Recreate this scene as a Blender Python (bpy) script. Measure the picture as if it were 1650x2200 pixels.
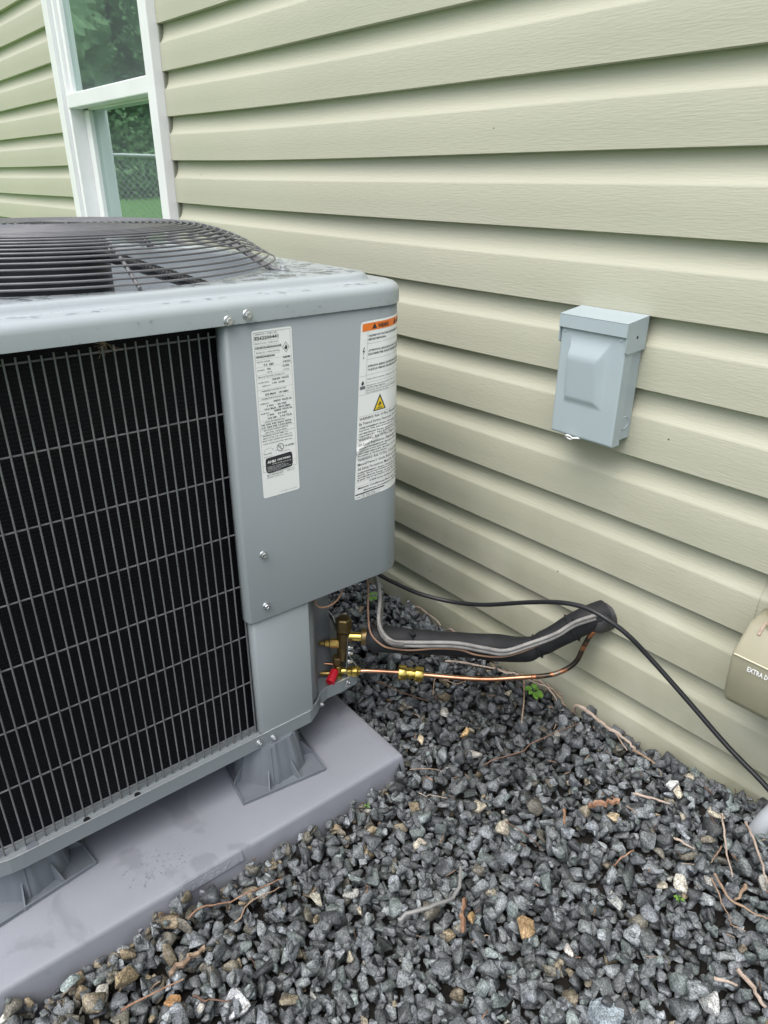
import bpy, bmesh, math, random
import numpy as np
from mathutils import Vector, Matrix, noise as mnoise
from math import sin, cos, pi, radians, sqrt

random.seed(7)
rng = np.random.default_rng(11)
for o in list(bpy.data.objects):
    bpy.data.objects.remove(o)
S = bpy.context.scene
COL = S.collection

# ------------------------------------------------------------------ camera
yaw, pitch, roll = 0.8756, 0.43994, 0.00358
fw = Vector((-sin(yaw)*cos(pitch), cos(yaw)*cos(pitch), -sin(pitch)))
rt = Vector((cos(yaw), sin(yaw), 0)); up = rt.cross(fw)
r2 = rt*cos(roll)+up*sin(roll); u2 = -rt*sin(roll)+up*cos(roll)
cd = bpy.data.cameras.new('camera'); cam = bpy.data.objects.new('camera', cd); COL.objects.link(cam)
M = Matrix.Identity(4)
for i in range(3):
    M[i][0] = r2[i]; M[i][1] = u2[i]; M[i][2] = -fw[i]
M[0][3], M[1][3], M[2][3] = 0.0, -1.02935, 1.02382
cam.matrix_world = M
cd.sensor_fit = 'VERTICAL'; cd.sensor_height = 36.0; cd.lens = 36*1528/2200
cd.clip_start = 0.02; cd.clip_end = 600
S.camera = cam

# ------------------------------------------------------------------ world and sun (bright overcast)
SUN_EL, SUN_ROT = radians(64), radians(165)
w = bpy.data.worlds.new('World'); S.world = w; w.use_nodes = True
nt = w.node_tree; nt.nodes.clear()
sky = nt.nodes.new('ShaderNodeTexSky'); sky.sky_type = 'NISHITA'; sky.sun_disc = False
sky.sun_elevation = SUN_EL; sky.sun_rotation = SUN_ROT; sky.air_density = 1.0; sky.dust_density = 4.0; sky.ozone_density = 1.0
hs = nt.nodes.new('ShaderNodeHueSaturation'); hs.inputs['Saturation'].default_value = 0.55; hs.inputs['Value'].default_value = 1.0
bg = nt.nodes.new('ShaderNodeBackground'); bg.inputs['Strength'].default_value = 0.13
wo = nt.nodes.new('ShaderNodeOutputWorld')
nt.links.new(sky.outputs[0], hs.inputs['Color']); nt.links.new(hs.outputs[0], bg.inputs[0]); nt.links.new(bg.outputs[0], wo.inputs[0])
sd = bpy.data.lights.new('sun', 'SUN'); sd.energy = 1.4; sd.angle = radians(60); sd.color = (1.0, 0.98, 0.95)
so = bpy.data.objects.new('sun', sd); COL.objects.link(so)
# sky sun_rotation is measured clockwise from +Y
sdir = Vector((sin(SUN_ROT)*cos(SUN_EL), cos(SUN_ROT)*cos(SUN_EL), sin(SUN_EL)))
so.rotation_euler = sdir.to_track_quat('Z', 'Y').to_euler()
so.location = sdir*20
S.view_settings.view_transform = 'Standard'; S.view_settings.look = 'None'
S.view_settings.exposure = 0.84; S.view_settings.gamma = 1.0
S.view_settings.use_curve_mapping = False
S.cycles.max_bounces = 8; S.cycles.transparent_max_bounces = 8; S.cycles.transmission_bounces = 8

# ------------------------------------------------------------------ materials
def mat(name, col, rough=0.5, metal=0.0, spec=0.5, col2=None, nscale=8.0, nmap=None, stretch=(1,1,1), ndetail=4,
        bump=0.0, bscale=200.0, bstretch=(1,1,1), bdist=0.001, rough2=None, coat=0.0, trans=0.0, ior=1.45, attr=None, ncon=(0.35,0.65)):
    m = bpy.data.materials.new(name); m.use_nodes = True
    t = m.node_tree; L = t.links; b = t.nodes['Principled BSDF']
    b.inputs['Base Color'].default_value = (*col, 1); b.inputs['Roughness'].default_value = rough
    b.inputs['Metallic'].default_value = metal; b.inputs['Specular IOR Level'].default_value = spec
    b.inputs['Coat Weight'].default_value = coat; b.inputs['Transmission Weight'].default_value = trans; b.inputs['IOR'].default_value = ior
    tc = t.nodes.new('ShaderNodeTexCoord')
    def nz(scale, st, detail=4):
        mp = t.nodes.new('ShaderNodeMapping'); mp.inputs['Scale'].default_value = st
        n = t.nodes.new('ShaderNodeTexNoise'); n.inputs['Scale'].default_value = scale; n.inputs['Detail'].default_value = detail
        L.new(tc.outputs['Object'], mp.inputs['Vector']); L.new(mp.outputs[0], n.inputs['Vector'])
        return n.outputs['Fac']
    if col2 is not None or rough2 is not None:
        n = nz(nscale, stretch, ndetail)
        cr = t.nodes.new('ShaderNodeMapRange'); cr.inputs[1].default_value = ncon[0]; cr.inputs[2].default_value = ncon[1]
        L.new(n, cr.inputs[0])
        if col2 is not None:
            mx = t.nodes.new('ShaderNodeMix'); mx.data_type = 'RGBA'
            mx.inputs[6].default_value = (*col, 1); mx.inputs[7].default_value = (*col2, 1)
            L.new(cr.outputs[0], mx.inputs[0]); L.new(mx.outputs[2], b.inputs['Base Color'])
        if rough2 is not None:
            mr = t.nodes.new('ShaderNodeMapRange'); mr.inputs[3].default_value = rough; mr.inputs[4].default_value = rough2
            L.new(cr.outputs[0], mr.inputs[0]); L.new(mr.outputs[0], b.inputs['Roughness'])
    if bump:
        n = nz(bscale, bstretch, 3)
        bp = t.nodes.new('ShaderNodeBump'); bp.inputs['Strength'].default_value = bump; bp.inputs['Distance'].default_value = bdist
        L.new(n, bp.inputs['Height']); L.new(bp.outputs[0], b.inputs['Normal'])
    return m

MT = {}
MT['siding'] = mat('siding_vinyl', (.445,.442,.352), .52, col2=(.42,.42,.335), nscale=2.5, spec=.35, bump=.6, bscale=40, bstretch=(1,1,9), bdist=.0008, ncon=(.3,.7))
MT['sheath'] = mat('wall_sheathing', (.12,.11,.10), .9, col2=(.09,.085,.08))
MT['trimwhite'] = mat('window_vinyl_white', (.80,.81,.83), .4, col2=(.74,.75,.76), nscale=5, spec=.4)
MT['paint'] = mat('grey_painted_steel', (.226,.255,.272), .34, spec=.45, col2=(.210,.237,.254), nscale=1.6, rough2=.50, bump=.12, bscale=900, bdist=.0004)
MT['paintlid'] = mat('grey_painted_steel_wet_lit', (.375,.415,.44), .14, spec=.5, col2=(.355,.395,.42), nscale=9, rough2=.28, bump=.10, bscale=700, bdist=.0004)  # same paint as the panels, wet, colour lightened for the brighter lit top
MT['paintin'] = mat('grey_galvanised_inside', (.24,.26,.275), .38, metal=.25, col2=(.15,.165,.18), nscale=7)
MT['barestreak'] = mat('bare_steel_edge_highlight', (.62,.65,.68), .3, metal=.6)
MT['coil'] = mat('black_coil_fins', (.0045,.0048,.006), .55, spec=.22)
MT['wire'] = mat('grey_coated_wire', (.16,.165,.17), .42, spec=.5, col2=(.105,.11,.115), nscale=30)
MT['guard'] = mat('dark_grey_coated_wire', (.15,.15,.16), .30, spec=.6, col2=(.12,.12,.13), nscale=40)
MT['black'] = mat('black_motor_shell', (.012,.013,.015), .38, spec=.4)
MT['blade'] = mat('grey_fan_blade', (.55,.60,.66), .40, spec=.4, col2=(.46,.51,.56), nscale=7)
MT['screw'] = mat('zinc_screw', (.66,.68,.70), .30, metal=.9, col2=(.5,.52,.54), nscale=120)
MT['label'] = mat('white_label', (.88,.89,.90), .30, spec=.4)
MT['ink'] = mat('black_label_ink', (.03,.033,.04), .5)
MT['inkg'] = mat('grey_label_ink', (.16,.17,.19), .5)
MT['orange'] = mat('orange_label_ink', (.85,.21,.03), .4)
MT['yellow'] = mat('yellow_label_ink', (.86,.62,.04), .4)
MT['pad'] = mat('grey_plastic_pad', (.265,.28,.318), .42, spec=.5, col2=(.235,.248,.282), nscale=6, rough2=.62, bump=.5, bscale=620, bdist=.0006)
MT['riser'] = mat('grey_plastic_riser', (.17,.19,.215), .42, col2=(.14,.155,.18), nscale=14, bump=.15, bscale=300, bdist=.0004)
MT['brass'] = mat('brass', (.52,.36,.12), .30, metal=1.0, col2=(.40,.26,.09), nscale=60)
MT['brassold'] = mat('tarnished_brass', (.23,.165,.075), .42, metal=.85, col2=(.13,.095,.045), nscale=45)
MT['brassbright'] = mat('bright_brass', (.78,.60,.17), .28, metal=1.0, col2=(.62,.44,.12), nscale=80)
MT['copper'] = mat('copper_tube', (.78,.42,.27), .28, metal=1.0, col2=(.50,.23,.13), nscale=22, stretch=(1,1,1))
MT['redcap'] = mat('red_plastic_cap', (.55,.012,.03), .38)
MT['foam'] = mat('black_foam_insulation', (.021,.022,.025), .62, spec=.35, col2=(.013,.014,.016), nscale=30, bump=.35, bscale=160, bdist=.0012)
MT['rubber'] = mat('black_cable_jacket', (.017,.018,.021), .38, spec=.5)
MT['putty'] = mat('dark_grey_duct_putty', (.052,.052,.055), .6, col2=(.03,.03,.032), nscale=40, bump=.8, bscale=60, bdist=.003)
MT['gcable'] = mat('grey_cable_jacket', (.27,.265,.255), .5, col2=(.19,.185,.18), nscale=50)
MT['dcable'] = mat('dark_grey_cable_jacket', (.13,.125,.12), .5, col2=(.08,.078,.075), nscale=50)
MT['bcable'] = mat('brown_wire', (.33,.20,.13), .5, col2=(.22,.13,.09), nscale=30)
MT['boxblue'] = mat('pale_blue_grey_enamel', (.375,.44,.468), .38, spec=.45, col2=(.35,.412,.438), nscale=9, bump=.06, bscale=500, bdist=.0004)
MT['pvc'] = mat('grey_pvc_conduit', (.52,.56,.59), .42, col2=(.44,.47,.50), nscale=12)
MT['wood'] = mat('pale_dead_twig', (.34,.255,.18), .8, col2=(.25,.165,.115), nscale=60, bump=.6, bscale=150, bdist=.001)
MT['woodp'] = mat('bleached_root', (.46,.38,.32), .8, col2=(.29,.22,.175), nscale=50, bump=.6, bscale=150, bdist=.001)
MT['bark'] = mat('reddish_bark', (.20,.105,.065), .8, col2=(.36,.22,.14), nscale=70, stretch=(1,1,1), bump=1, bscale=120, bdist=.002)
MT['woodd'] = mat('dark_twig', (.10,.06,.045), .8, col2=(.17,.10,.07), nscale=60)
MT['leaf'] = mat('fresh_green_leaf', (.12,.26,.035), .5, col2=(.09,.20,.03), nscale=90)
MT['soil'] = mat('dark_damp_soil', (.016,.0145,.013), .9, col2=(.028,.025,.021), nscale=30, bump=1, bscale=90, bdist=.006)
MT['grass'] = mat('mown_grass', (.095,.21,.05), .9, col2=(.13,.27,.065), nscale=3, bump=.5, bscale=40, bdist=.01)
MT['treeleaf'] = mat('tree_foliage', (.14,.26,.12), .8, col2=(.22,.36,.17), nscale=1.1)
MT['galv'] = mat('galvanised_fence', (.42,.43,.43), .5, metal=.5)
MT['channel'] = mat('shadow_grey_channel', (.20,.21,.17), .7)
MT['room'] = mat('dim_room_paint', (.45,.47,.46), .9)
def water_mat():
    m = bpy.data.materials.new('water_drops'); m.use_nodes = True; t = m.node_tree; t.nodes.clear(); L = t.links
    o = t.nodes.new('ShaderNodeOutputMaterial'); g = t.nodes.new('ShaderNodeBsdfGlossy'); g.inputs['Roughness'].default_value = .04
    tr = t.nodes.new('ShaderNodeBsdfTransparent'); tr.inputs['Color'].default_value = (.93,.94,.95,1)
    fr = t.nodes.new('ShaderNodeFresnel'); fr.inputs['IOR'].default_value = 1.33
    mx = t.nodes.new('ShaderNodeMixShader'); L.new(fr.outputs[0], mx.inputs[0]); L.new(tr.outputs[0], mx.inputs[1]); L.new(g.outputs[0], mx.inputs[2]); L.new(mx.outputs[0], o.inputs[0])
    return m
MT['water'] = water_mat()
MT['pvc2'] = mat('cream_edge_highlight', (.66,.62,.48), .4)
MT['tape'] = mat('grey_dry_tube', (.22,.22,.215), .5)

# stones: colour per stone from the attribute, plus grain
def stone_mat():
    m = bpy.data.materials.new('crushed_stone'); m.use_nodes = True
    t = m.node_tree; L = t.links; b = t.nodes['Principled BSDF']
    at = t.nodes.new('ShaderNodeAttribute'); at.attribute_name = 'tone'
    tc = t.nodes.new('ShaderNodeTexCoord')
    n1 = t.nodes.new('ShaderNodeTexNoise'); n1.inputs['Scale'].default_value = 420; n1.inputs['Detail'].default_value = 3
    n2 = t.nodes.new('ShaderNodeTexNoise'); n2.inputs['Scale'].default_value = 70; n2.inputs['Detail'].default_value = 4
    L.new(tc.outputs['Object'], n1.inputs['Vector']); L.new(tc.outputs['Object'], n2.inputs['Vector'])
    mr = t.nodes.new('ShaderNodeMapRange'); mr.inputs[1].default_value = .38; mr.inputs[2].default_value = .66; mr.inputs[3].default_value = .62; mr.inputs[4].default_value = 1.75
    L.new(n1.outputs['Fac'], mr.inputs[0])
    mr2 = t.nodes.new('ShaderNodeMapRange'); mr2.inputs[1].default_value = .35; mr2.inputs[2].default_value = .65; mr2.inputs[3].default_value = .7; mr2.inputs[4].default_value = 1.3
    L.new(n2.outputs['Fac'], mr2.inputs[0])
    mu = t.nodes.new('ShaderNodeMath'); mu.operation = 'MULTIPLY'; L.new(mr.outputs[0], mu.inputs[0]); L.new(mr2.outputs[0], mu.inputs[1])
    mx = t.nodes.new('ShaderNodeVectorMath'); mx.operation = 'SCALE'
    L.new(at.outputs['Color'], mx.inputs[0]); L.new(mu.outputs[0], mx.inputs['Scale'])
    L.new(mx.outputs[0], b.inputs['Base Color'])
    r = t.nodes.new('ShaderNodeMapRange'); r.inputs[1].default_value = .35; r.inputs[2].default_value = .65; r.inputs[3].default_value = .42; r.inputs[4].default_value = .78
    L.new(n2.outputs['Fac'], r.inputs[0]); L.new(r.outputs[0], b.inputs['Roughness'])
    bp = t.nodes.new('ShaderNodeBump'); bp.inputs['Strength'].default_value = .7; bp.inputs['Distance'].default_value = .0016
    n3 = t.nodes.new('ShaderNodeTexNoise'); n3.inputs['Scale'].default_value = 150; n3.inputs['Detail'].default_value = 5
    L.new(tc.outputs['Object'], n3.inputs['Vector']); L.new(n3.outputs['Fac'], bp.inputs['Height']); L.new(bp.outputs[0], b.inputs['Normal'])
    return m
MT['stone'] = stone_mat()

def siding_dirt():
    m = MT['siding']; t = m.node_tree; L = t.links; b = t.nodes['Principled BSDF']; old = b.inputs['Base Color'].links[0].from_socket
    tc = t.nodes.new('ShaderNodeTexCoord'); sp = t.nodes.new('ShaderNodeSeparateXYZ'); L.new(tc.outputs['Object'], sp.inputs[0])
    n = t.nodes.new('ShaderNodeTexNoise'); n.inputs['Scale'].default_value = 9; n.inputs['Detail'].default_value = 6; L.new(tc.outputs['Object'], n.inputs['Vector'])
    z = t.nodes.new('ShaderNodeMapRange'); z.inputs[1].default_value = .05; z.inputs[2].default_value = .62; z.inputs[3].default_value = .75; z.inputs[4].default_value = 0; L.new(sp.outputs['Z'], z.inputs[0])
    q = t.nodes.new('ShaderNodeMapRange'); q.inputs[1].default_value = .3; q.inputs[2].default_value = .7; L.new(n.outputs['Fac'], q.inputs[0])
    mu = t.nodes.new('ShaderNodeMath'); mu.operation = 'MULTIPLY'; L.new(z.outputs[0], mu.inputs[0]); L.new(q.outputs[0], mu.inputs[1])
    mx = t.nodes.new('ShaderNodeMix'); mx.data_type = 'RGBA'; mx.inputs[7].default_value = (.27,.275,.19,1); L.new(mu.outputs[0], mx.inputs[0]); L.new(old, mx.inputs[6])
    v = t.nodes.new('ShaderNodeTexVoronoi'); v.inputs['Scale'].default_value = 17; v.inputs['Randomness'].default_value = 1; L.new(tc.outputs['Object'], v.inputs['Vector'])
    s1 = t.nodes.new('ShaderNodeMath'); s1.operation = 'LESS_THAN'; s1.inputs[1].default_value = .028; L.new(v.outputs['Distance'], s1.inputs[0])
    sc = t.nodes.new('ShaderNodeSeparateColor'); L.new(v.outputs['Color'], sc.inputs[0]); s2 = t.nodes.new('ShaderNodeMath'); s2.operation = 'GREATER_THAN'; s2.inputs[1].default_value = .82; L.new(sc.outputs[0], s2.inputs[0])
    s3 = t.nodes.new('ShaderNodeMath'); s3.operation = 'MULTIPLY'; L.new(s1.outputs[0], s3.inputs[0]); L.new(s2.outputs[0], s3.inputs[1])
    mx2 = t.nodes.new('ShaderNodeMix'); mx2.data_type = 'RGBA'; mx2.inputs[7].default_value = (.09,.08,.06,1); L.new(s3.outputs[0], mx2.inputs[0]); L.new(mx.outputs[2], mx2.inputs[6]); L.new(mx2.outputs[2], b.inputs['Base Color'])
siding_dirt()

# coil: fine fin rows
def coil_mat():
    m = MT['coil']; t = m.node_tree; L = t.links; b = t.nodes['Principled BSDF']
    tc = t.nodes.new('ShaderNodeTexCoord')
    wv = t.nodes.new('ShaderNodeTexWave'); wv.bands_direction = 'Z'; wv.inputs['Scale'].default_value = 55; wv.inputs['Distortion'].default_value = .4
    wy = t.nodes.new('ShaderNodeTexWave'); wy.bands_direction = 'DIAGONAL'; wy.inputs['Scale'].default_value = 130; wy.inputs['Distortion'].default_value = .2
    L.new(tc.outputs['Object'], wv.inputs['Vector']); L.new(tc.outputs['Object'], wy.inputs['Vector'])
    mu = t.nodes.new('ShaderNodeMath'); mu.operation = 'MULTIPLY'; L.new(wv.outputs['Fac'], mu.inputs[0]); L.new(wy.outputs['Fac'], mu.inputs[1])
    n = t.nodes.new('ShaderNodeTexNoise'); n.inputs['Scale'].default_value = 3.2; n.inputs['Detail'].default_value = 1
    L.new(tc.outputs['Object'], n.inputs['Vector'])
    mr = t.nodes.new('ShaderNodeMapRange'); mr.inputs[1].default_value = .5; mr.inputs[2].default_value = .72; mr.inputs[3].default_value = .12; mr.inputs[4].default_value = 1
    L.new(n.outputs['Fac'], mr.inputs[0])
    m2 = t.nodes.new('ShaderNodeMath'); m2.operation = 'MULTIPLY'; L.new(mu.outputs[0], m2.inputs[0]); L.new(mr.outputs[0], m2.inputs[1])
    mx = t.nodes.new('ShaderNodeMix'); mx.data_type = 'RGBA'; mx.inputs[6].default_value = (.0035,.0038,.0055,1); mx.inputs[7].default_value = (.026,.025,.025,1)
    L.new(m2.outputs[0], mx.inputs[0]); L.new(mx.outputs[2], b.inputs['Base Color'])
    bp = t.nodes.new('ShaderNodeBump'); bp.inputs['Strength'].default_value = .6; bp.inputs['Distance'].default_value = .001
    L.new(mu.outputs[0], bp.inputs['Height']); L.new(bp.outputs[0], b.inputs['Normal'])
coil_mat()

# pad: water stains and dust
def pad_mat():
    m = MT['pad']; t = m.node_tree; L = t.links; b = t.nodes['Principled BSDF']
    old = b.inputs['Base Color'].links[0].from_socket
    tc = t.nodes.new('ShaderNodeTexCoord')
    n = t.nodes.new('ShaderNodeTexNoise'); n.inputs['Scale'].default_value = 7.5; n.inputs['Detail'].default_value = 5; n.inputs['Distortion'].default_value = .6
    L.new(tc.outputs['Object'], n.inputs['Vector'])
    r = t.nodes.new('ShaderNodeMapRange'); r.inputs[1].default_value = .62; r.inputs[2].default_value = .66
    L.new(n.outputs['Fac'], r.inputs[0])
    mx = t.nodes.new('ShaderNodeMix'); mx.data_type = 'RGBA'; mx.inputs[7].default_value = (.165,.172,.20,1)
    m3 = t.nodes.new('ShaderNodeMath'); m3.operation = 'MULTIPLY'; m3.inputs[1].default_value = .5; L.new(r.outputs[0], m3.inputs[0])
    L.new(m3.outputs[0], mx.inputs[0]); L.new(old, mx.inputs[6])
    n2 = t.nodes.new('ShaderNodeTexNoise'); n2.inputs['Scale'].default_value = 5; n2.inputs['Detail'].default_value = 3
    mp = t.nodes.new('ShaderNodeMapping'); mp.inputs['Location'].default_value = (3.3, 1.7, 0); L.new(tc.outputs['Object'], mp.inputs['Vector']); L.new(mp.outputs[0], n2.inputs['Vector'])
    r2_ = t.nodes.new('ShaderNodeMapRange'); r2_.inputs[1].default_value = .6; r2_.inputs[2].default_value = .75; r2_.inputs[4].default_value = .35
    L.new(n2.outputs['Fac'], r2_.inputs[0])
    mx2 = t.nodes.new('ShaderNodeMix'); mx2.data_type = 'RGBA'; mx2.inputs[7].default_value = (.26,.215,.15,1)
    L.new(r2_.outputs[0], mx2.inputs[0]); L.new(mx.outputs[2], mx2.inputs[6]); L.new(mx2.outputs[2], b.inputs['Base Color'])
pad_mat()

# old copper: patches of black and green-grey oxide
def oldcopper():
    m = mat('weathered_copper', (.50,.22,.12), .42, metal=.85)
    t = m.node_tree; L = t.links; b = t.nodes['Principled BSDF']
    tc = t.nodes.new('ShaderNodeTexCoord'); n = t.nodes.new('ShaderNodeTexNoise'); n.inputs['Scale'].default_value = 38; n.inputs['Detail'].default_value = 4
    L.new(tc.outputs['Object'], n.inputs['Vector'])
    cr = t.nodes.new('ShaderNodeValToRGB'); e = cr.color_ramp.elements
    e[0].position = .38; e[0].color = (.05,.045,.04,1); e[1].position = .68; e[1].color = (.22,.19,.15,1)
    a = e.new(.5); a.color = (.10,.075,.055,1); a = e.new(.6); a.color = (.50,.20,.10,1)
    L.new(n.outputs['Fac'], cr.inputs[0]); L.new(cr.outputs[0], b.inputs['Base Color'])
    return m
MT['oldcopper'] = oldcopper()

def glass_mat():
    m = bpy.data.materials.new('low_e_glass'); m.use_nodes = True; t = m.node_tree; t.nodes.clear(); L = t.links
    o = t.nodes.new('ShaderNodeOutputMaterial'); g = t.nodes.new('ShaderNodeBsdfGlossy'); g.inputs['Roughness'].default_value = .018
    g.inputs['Color'].default_value = (.74,.90,.86,1)
    tr = t.nodes.new('ShaderNodeBsdfTransparent'); tr.inputs['Color'].default_value = (.40,.48,.45,1)
    fr = t.nodes.new('ShaderNodeFresnel'); fr.inputs['IOR'].default_value = 2.2
    tc = t.nodes.new('ShaderNodeTexCoord'); n = t.nodes.new('ShaderNodeTexNoise'); n.inputs['Scale'].default_value = 3
    L.new(tc.outputs['Object'], n.inputs['Vector']); bp = t.nodes.new('ShaderNodeBump'); bp.inputs['Strength'].default_value = .05; bp.inputs['Distance'].default_value = .01
    L.new(n.outputs['Fac'], bp.inputs['Height']); L.new(bp.outputs[0], g.inputs['Normal'])
    ad = t.nodes.new('ShaderNodeMath'); ad.operation = 'ADD'; ad.inputs[1].default_value = .42; ad.use_clamp = True; L.new(fr.outputs[0], ad.inputs[0])
    mx = t.nodes.new('ShaderNodeMixShader'); L.new(ad.outputs[0], mx.inputs[0]); L.new(tr.outputs[0], mx.inputs[1]); L.new(g.outputs[0], mx.inputs[2])
    df = t.nodes.new('ShaderNodeBsdfDiffuse'); df.inputs['Color'].default_value = (.42,.50,.50,1); m2 = t.nodes.new('ShaderNodeMixShader'); m2.inputs[0].default_value = .14  # diffuse share paints a pale haze over the reflection
    L.new(mx.outputs[0], m2.inputs[1]); L.new(df.outputs[0], m2.inputs[2]); L.new(m2.outputs[0], o.inputs[0])
    return m
MT['glass'] = glass_mat()

def poly_mat():
    m = mat('yellowed_clear_plastic', (.52,.50,.375), .30, spec=.5, col2=(.44,.425,.32), nscale=14, bump=.1, bscale=300, bdist=.0005)
    t = m.node_tree; L = t.links; b = t.nodes['Principled BSDF']; o = t.nodes['Material Output']
    tr = t.nodes.new('ShaderNodeBsdfTransparent'); tr.inputs['Color'].default_value = (.84,.82,.70,1)
    mx = t.nodes.new('ShaderNodeMixShader'); mx.inputs[0].default_value = .60
    L.new(tr.outputs[0], mx.inputs[1]); L.new(b.outputs[0], mx.inputs[2]); L.new(mx.outputs[0], o.inputs[0])
    return m
MT['poly'] = poly_mat()

# ------------------------------------------------------------------ object helpers
def props(o, label=None, cat=None, group=None, kind=None):
    if label: o['label'] = label
    if cat: o['category'] = cat
    if group: o['group'] = group
    if kind: o['kind'] = kind
    return o

def empty(name, loc, rz=0.0, label=None, cat=None, group=None, parent=None):
    o = bpy.data.objects.new(name, None); COL.objects.link(o); o.empty_display_size = .05
    o.location = loc; o.rotation_euler = (0, 0, rz)
    if parent: o.parent = parent
    return props(o, label, cat, group)

class MB:
    """collects verts and faces of one mesh"""
    def __init__(s): s.v = []; s.f = []; s.mi = []; s.cur = 0
    def add(s, vs, fs):
        n = len(s.v); s.v += [tuple(map(float, v)) for v in vs]; s.f += [tuple(i+n for i in f) for f in fs]; s.mi += [s.cur]*len(fs); return s
    def box(s, a, b, rot=None, org=None):
        x0,y0,z0 = a; x1,y1,z1 = b
        vs = [(x0,y0,z0),(x1,y0,z0),(x1,y1,z0),(x0,y1,z0),(x0,y0,z1),(x1,y0,z1),(x1,y1,z1),(x0,y1,z1)]
        if rot is not None:
            o = Vector(org) if org else Vector(((x0+x1)/2,(y0+y1)/2,(z0+z1)/2)); vs = [rot @ (Vector(v)-o)+o for v in vs]
        return s.add(vs, [(0,3,2,1),(4,5,6,7),(0,1,5,4),(1,2,6,5),(2,3,7,6),(3,0,4,7)])
    def tube(s, pts, r, n=10, closed=False, caps=True, flat=1.0):
        pts = [Vector(p) for p in pts]; m = len(pts); rs = r if hasattr(r, '__len__') else [r]*m
        T = []
        for i in range(m):
            if closed: a, b = pts[i-1], pts[(i+1) % m]
            else: a, b = pts[max(0,i-1)], pts[min(m-1,i+1)]
            t = (b-a); T.append(t.normalized() if t.length > 1e-9 else Vector((0,0,1)))
        ref = Vector((0,0,1)) if abs(T[0].z) < .9 else Vector((1,0,0))
        nrm = (ref - T[0]*ref.dot(T[0])).normalized(); vs = []
        for i in range(m):
            nrm = (nrm - T[i]*nrm.dot(T[i]))
            nrm = nrm.normalized() if nrm.length > 1e-6 else T[i].orthogonal().normalized()
            bn = T[i].cross(nrm)
            for k in range(n):
                a = 2*pi*k/n; vs.append(pts[i]+nrm*(cos(a)*rs[i])+bn*(sin(a)*rs[i]*flat))
        fs = []
        for i in range(m if closed else m-1):
            j = (i+1) % m
            for k in range(n):
                k2 = (k+1) % n; fs.append((i*n+k, i*n+k2, j*n+k2, j*n+k))
        if caps and not closed:
            fs.append(tuple(range(n-1,-1,-1))); fs.append(tuple((m-1)*n+k for k in range(n)))
        return s.add(vs, fs)
    def loft(s, loops, closed=True, cap0=False, cap1=False):
        n = len(loops[0]); vs = [v for l in loops for v in l]; fs = []
        for i in range(len(loops)-1):
            for k in range(n if closed else n-1):
                k2 = (k+1) % n; fs.append((i*n+k, i*n+k2, (i+1)*n+k2, (i+1)*n+k))
        if cap0: fs.append(tuple(range(n-1,-1,-1)))
        if cap1: fs.append(tuple((len(loops)-1)*n+k for k in range(n)))
        return s.add(vs, fs)
    def lathe(s, prof, org, axis=(0,0,1), n=24, hexfrom=None):
        ax = Vector(axis).normalized(); e1 = ax.orthogonal().normalized(); e2 = ax.cross(e1); o = Vector(org)
        loops = [[o+ax*h+e1*(r*cos(2*pi*k/n))+e2*(r*sin(2*pi*k/n)) for k in range(n)] for r,h in prof]
        return s.loft(loops, True, prof[0][0] > 1e-5, prof[-1][0] > 1e-5)
    def build(s, name, m, parent=None, smooth=None, bevel=0.0, seg=2, solid=0.0, weld=False):
        me = bpy.data.meshes.new(name); me.from_pydata(s.v, [], s.f)
        ms = m if isinstance(m, (list, tuple)) else [m]
        for q in ms: me.materials.append(q)
        if len(ms) > 1: me.polygons.foreach_set('material_index', s.mi)
        if bevel or weld or True:
            bm = bmesh.new(); bm.from_mesh(me)
            if weld: bmesh.ops.remove_doubles(bm, verts=bm.verts, dist=1e-5)
            bmesh.ops.recalc_face_normals(bm, faces=bm.faces)
            if bevel:
                ed = [e for e in bm.edges if len(e.link_faces) == 2 and e.calc_face_angle(0) > .5]
                bmesh.ops.bevel(bm, geom=ed, offset=bevel, segments=seg, affect='EDGES', profile=.5, clamp_overlap=True)
            bm.to_mesh(me); bm.free()
        o = bpy.data.objects.new(name, me); COL.objects.link(o)
        if parent: o.parent = parent
        if smooth is not None:
            me.polygons.foreach_set('use_smooth', [True]*len(me.polygons))
            try: me.set_sharp_from_angle(angle=radians(smooth))
            except Exception: pass
        if solid:
            md = o.modifiers.new('solid', 'SOLIDIFY'); md.thickness = solid; md.offset = -1
        return o

def spline(pts, n=8):
    P = [Vector(p) for p in pts]; out = []
    for i in range(len(P)-1):
        p0 = P[max(0,i-1)]; p1 = P[i]; p2 = P[i+1]; p3 = P[min(len(P)-1,i+2)]
        for k in range(n):
            t = k/n; out.append(.5*((2*p1)+(p2-p0)*t+(2*p0-5*p1+4*p2-p3)*t*t+(-p0+3*p1-3*p2+p3)*t**3))
    out.append(P[-1]); return out

def copy_tree(o, parent=None):
    c = o.copy(); COL.objects.link(c); c.parent = parent
    for ch in list(o.children): copy_tree(ch, c)
    return c

def sstep(a, b, v):
    t = min(1.0, max(0.0, (v-a)/(b-a))); return t*t*(3-2*t)
def gh(x, y):
    return (.050+.045*sstep(-.65,-.25,x))*sstep(-.48,0.0,y) + .004*sin(x*7+1)*sin(y*6)

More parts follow.
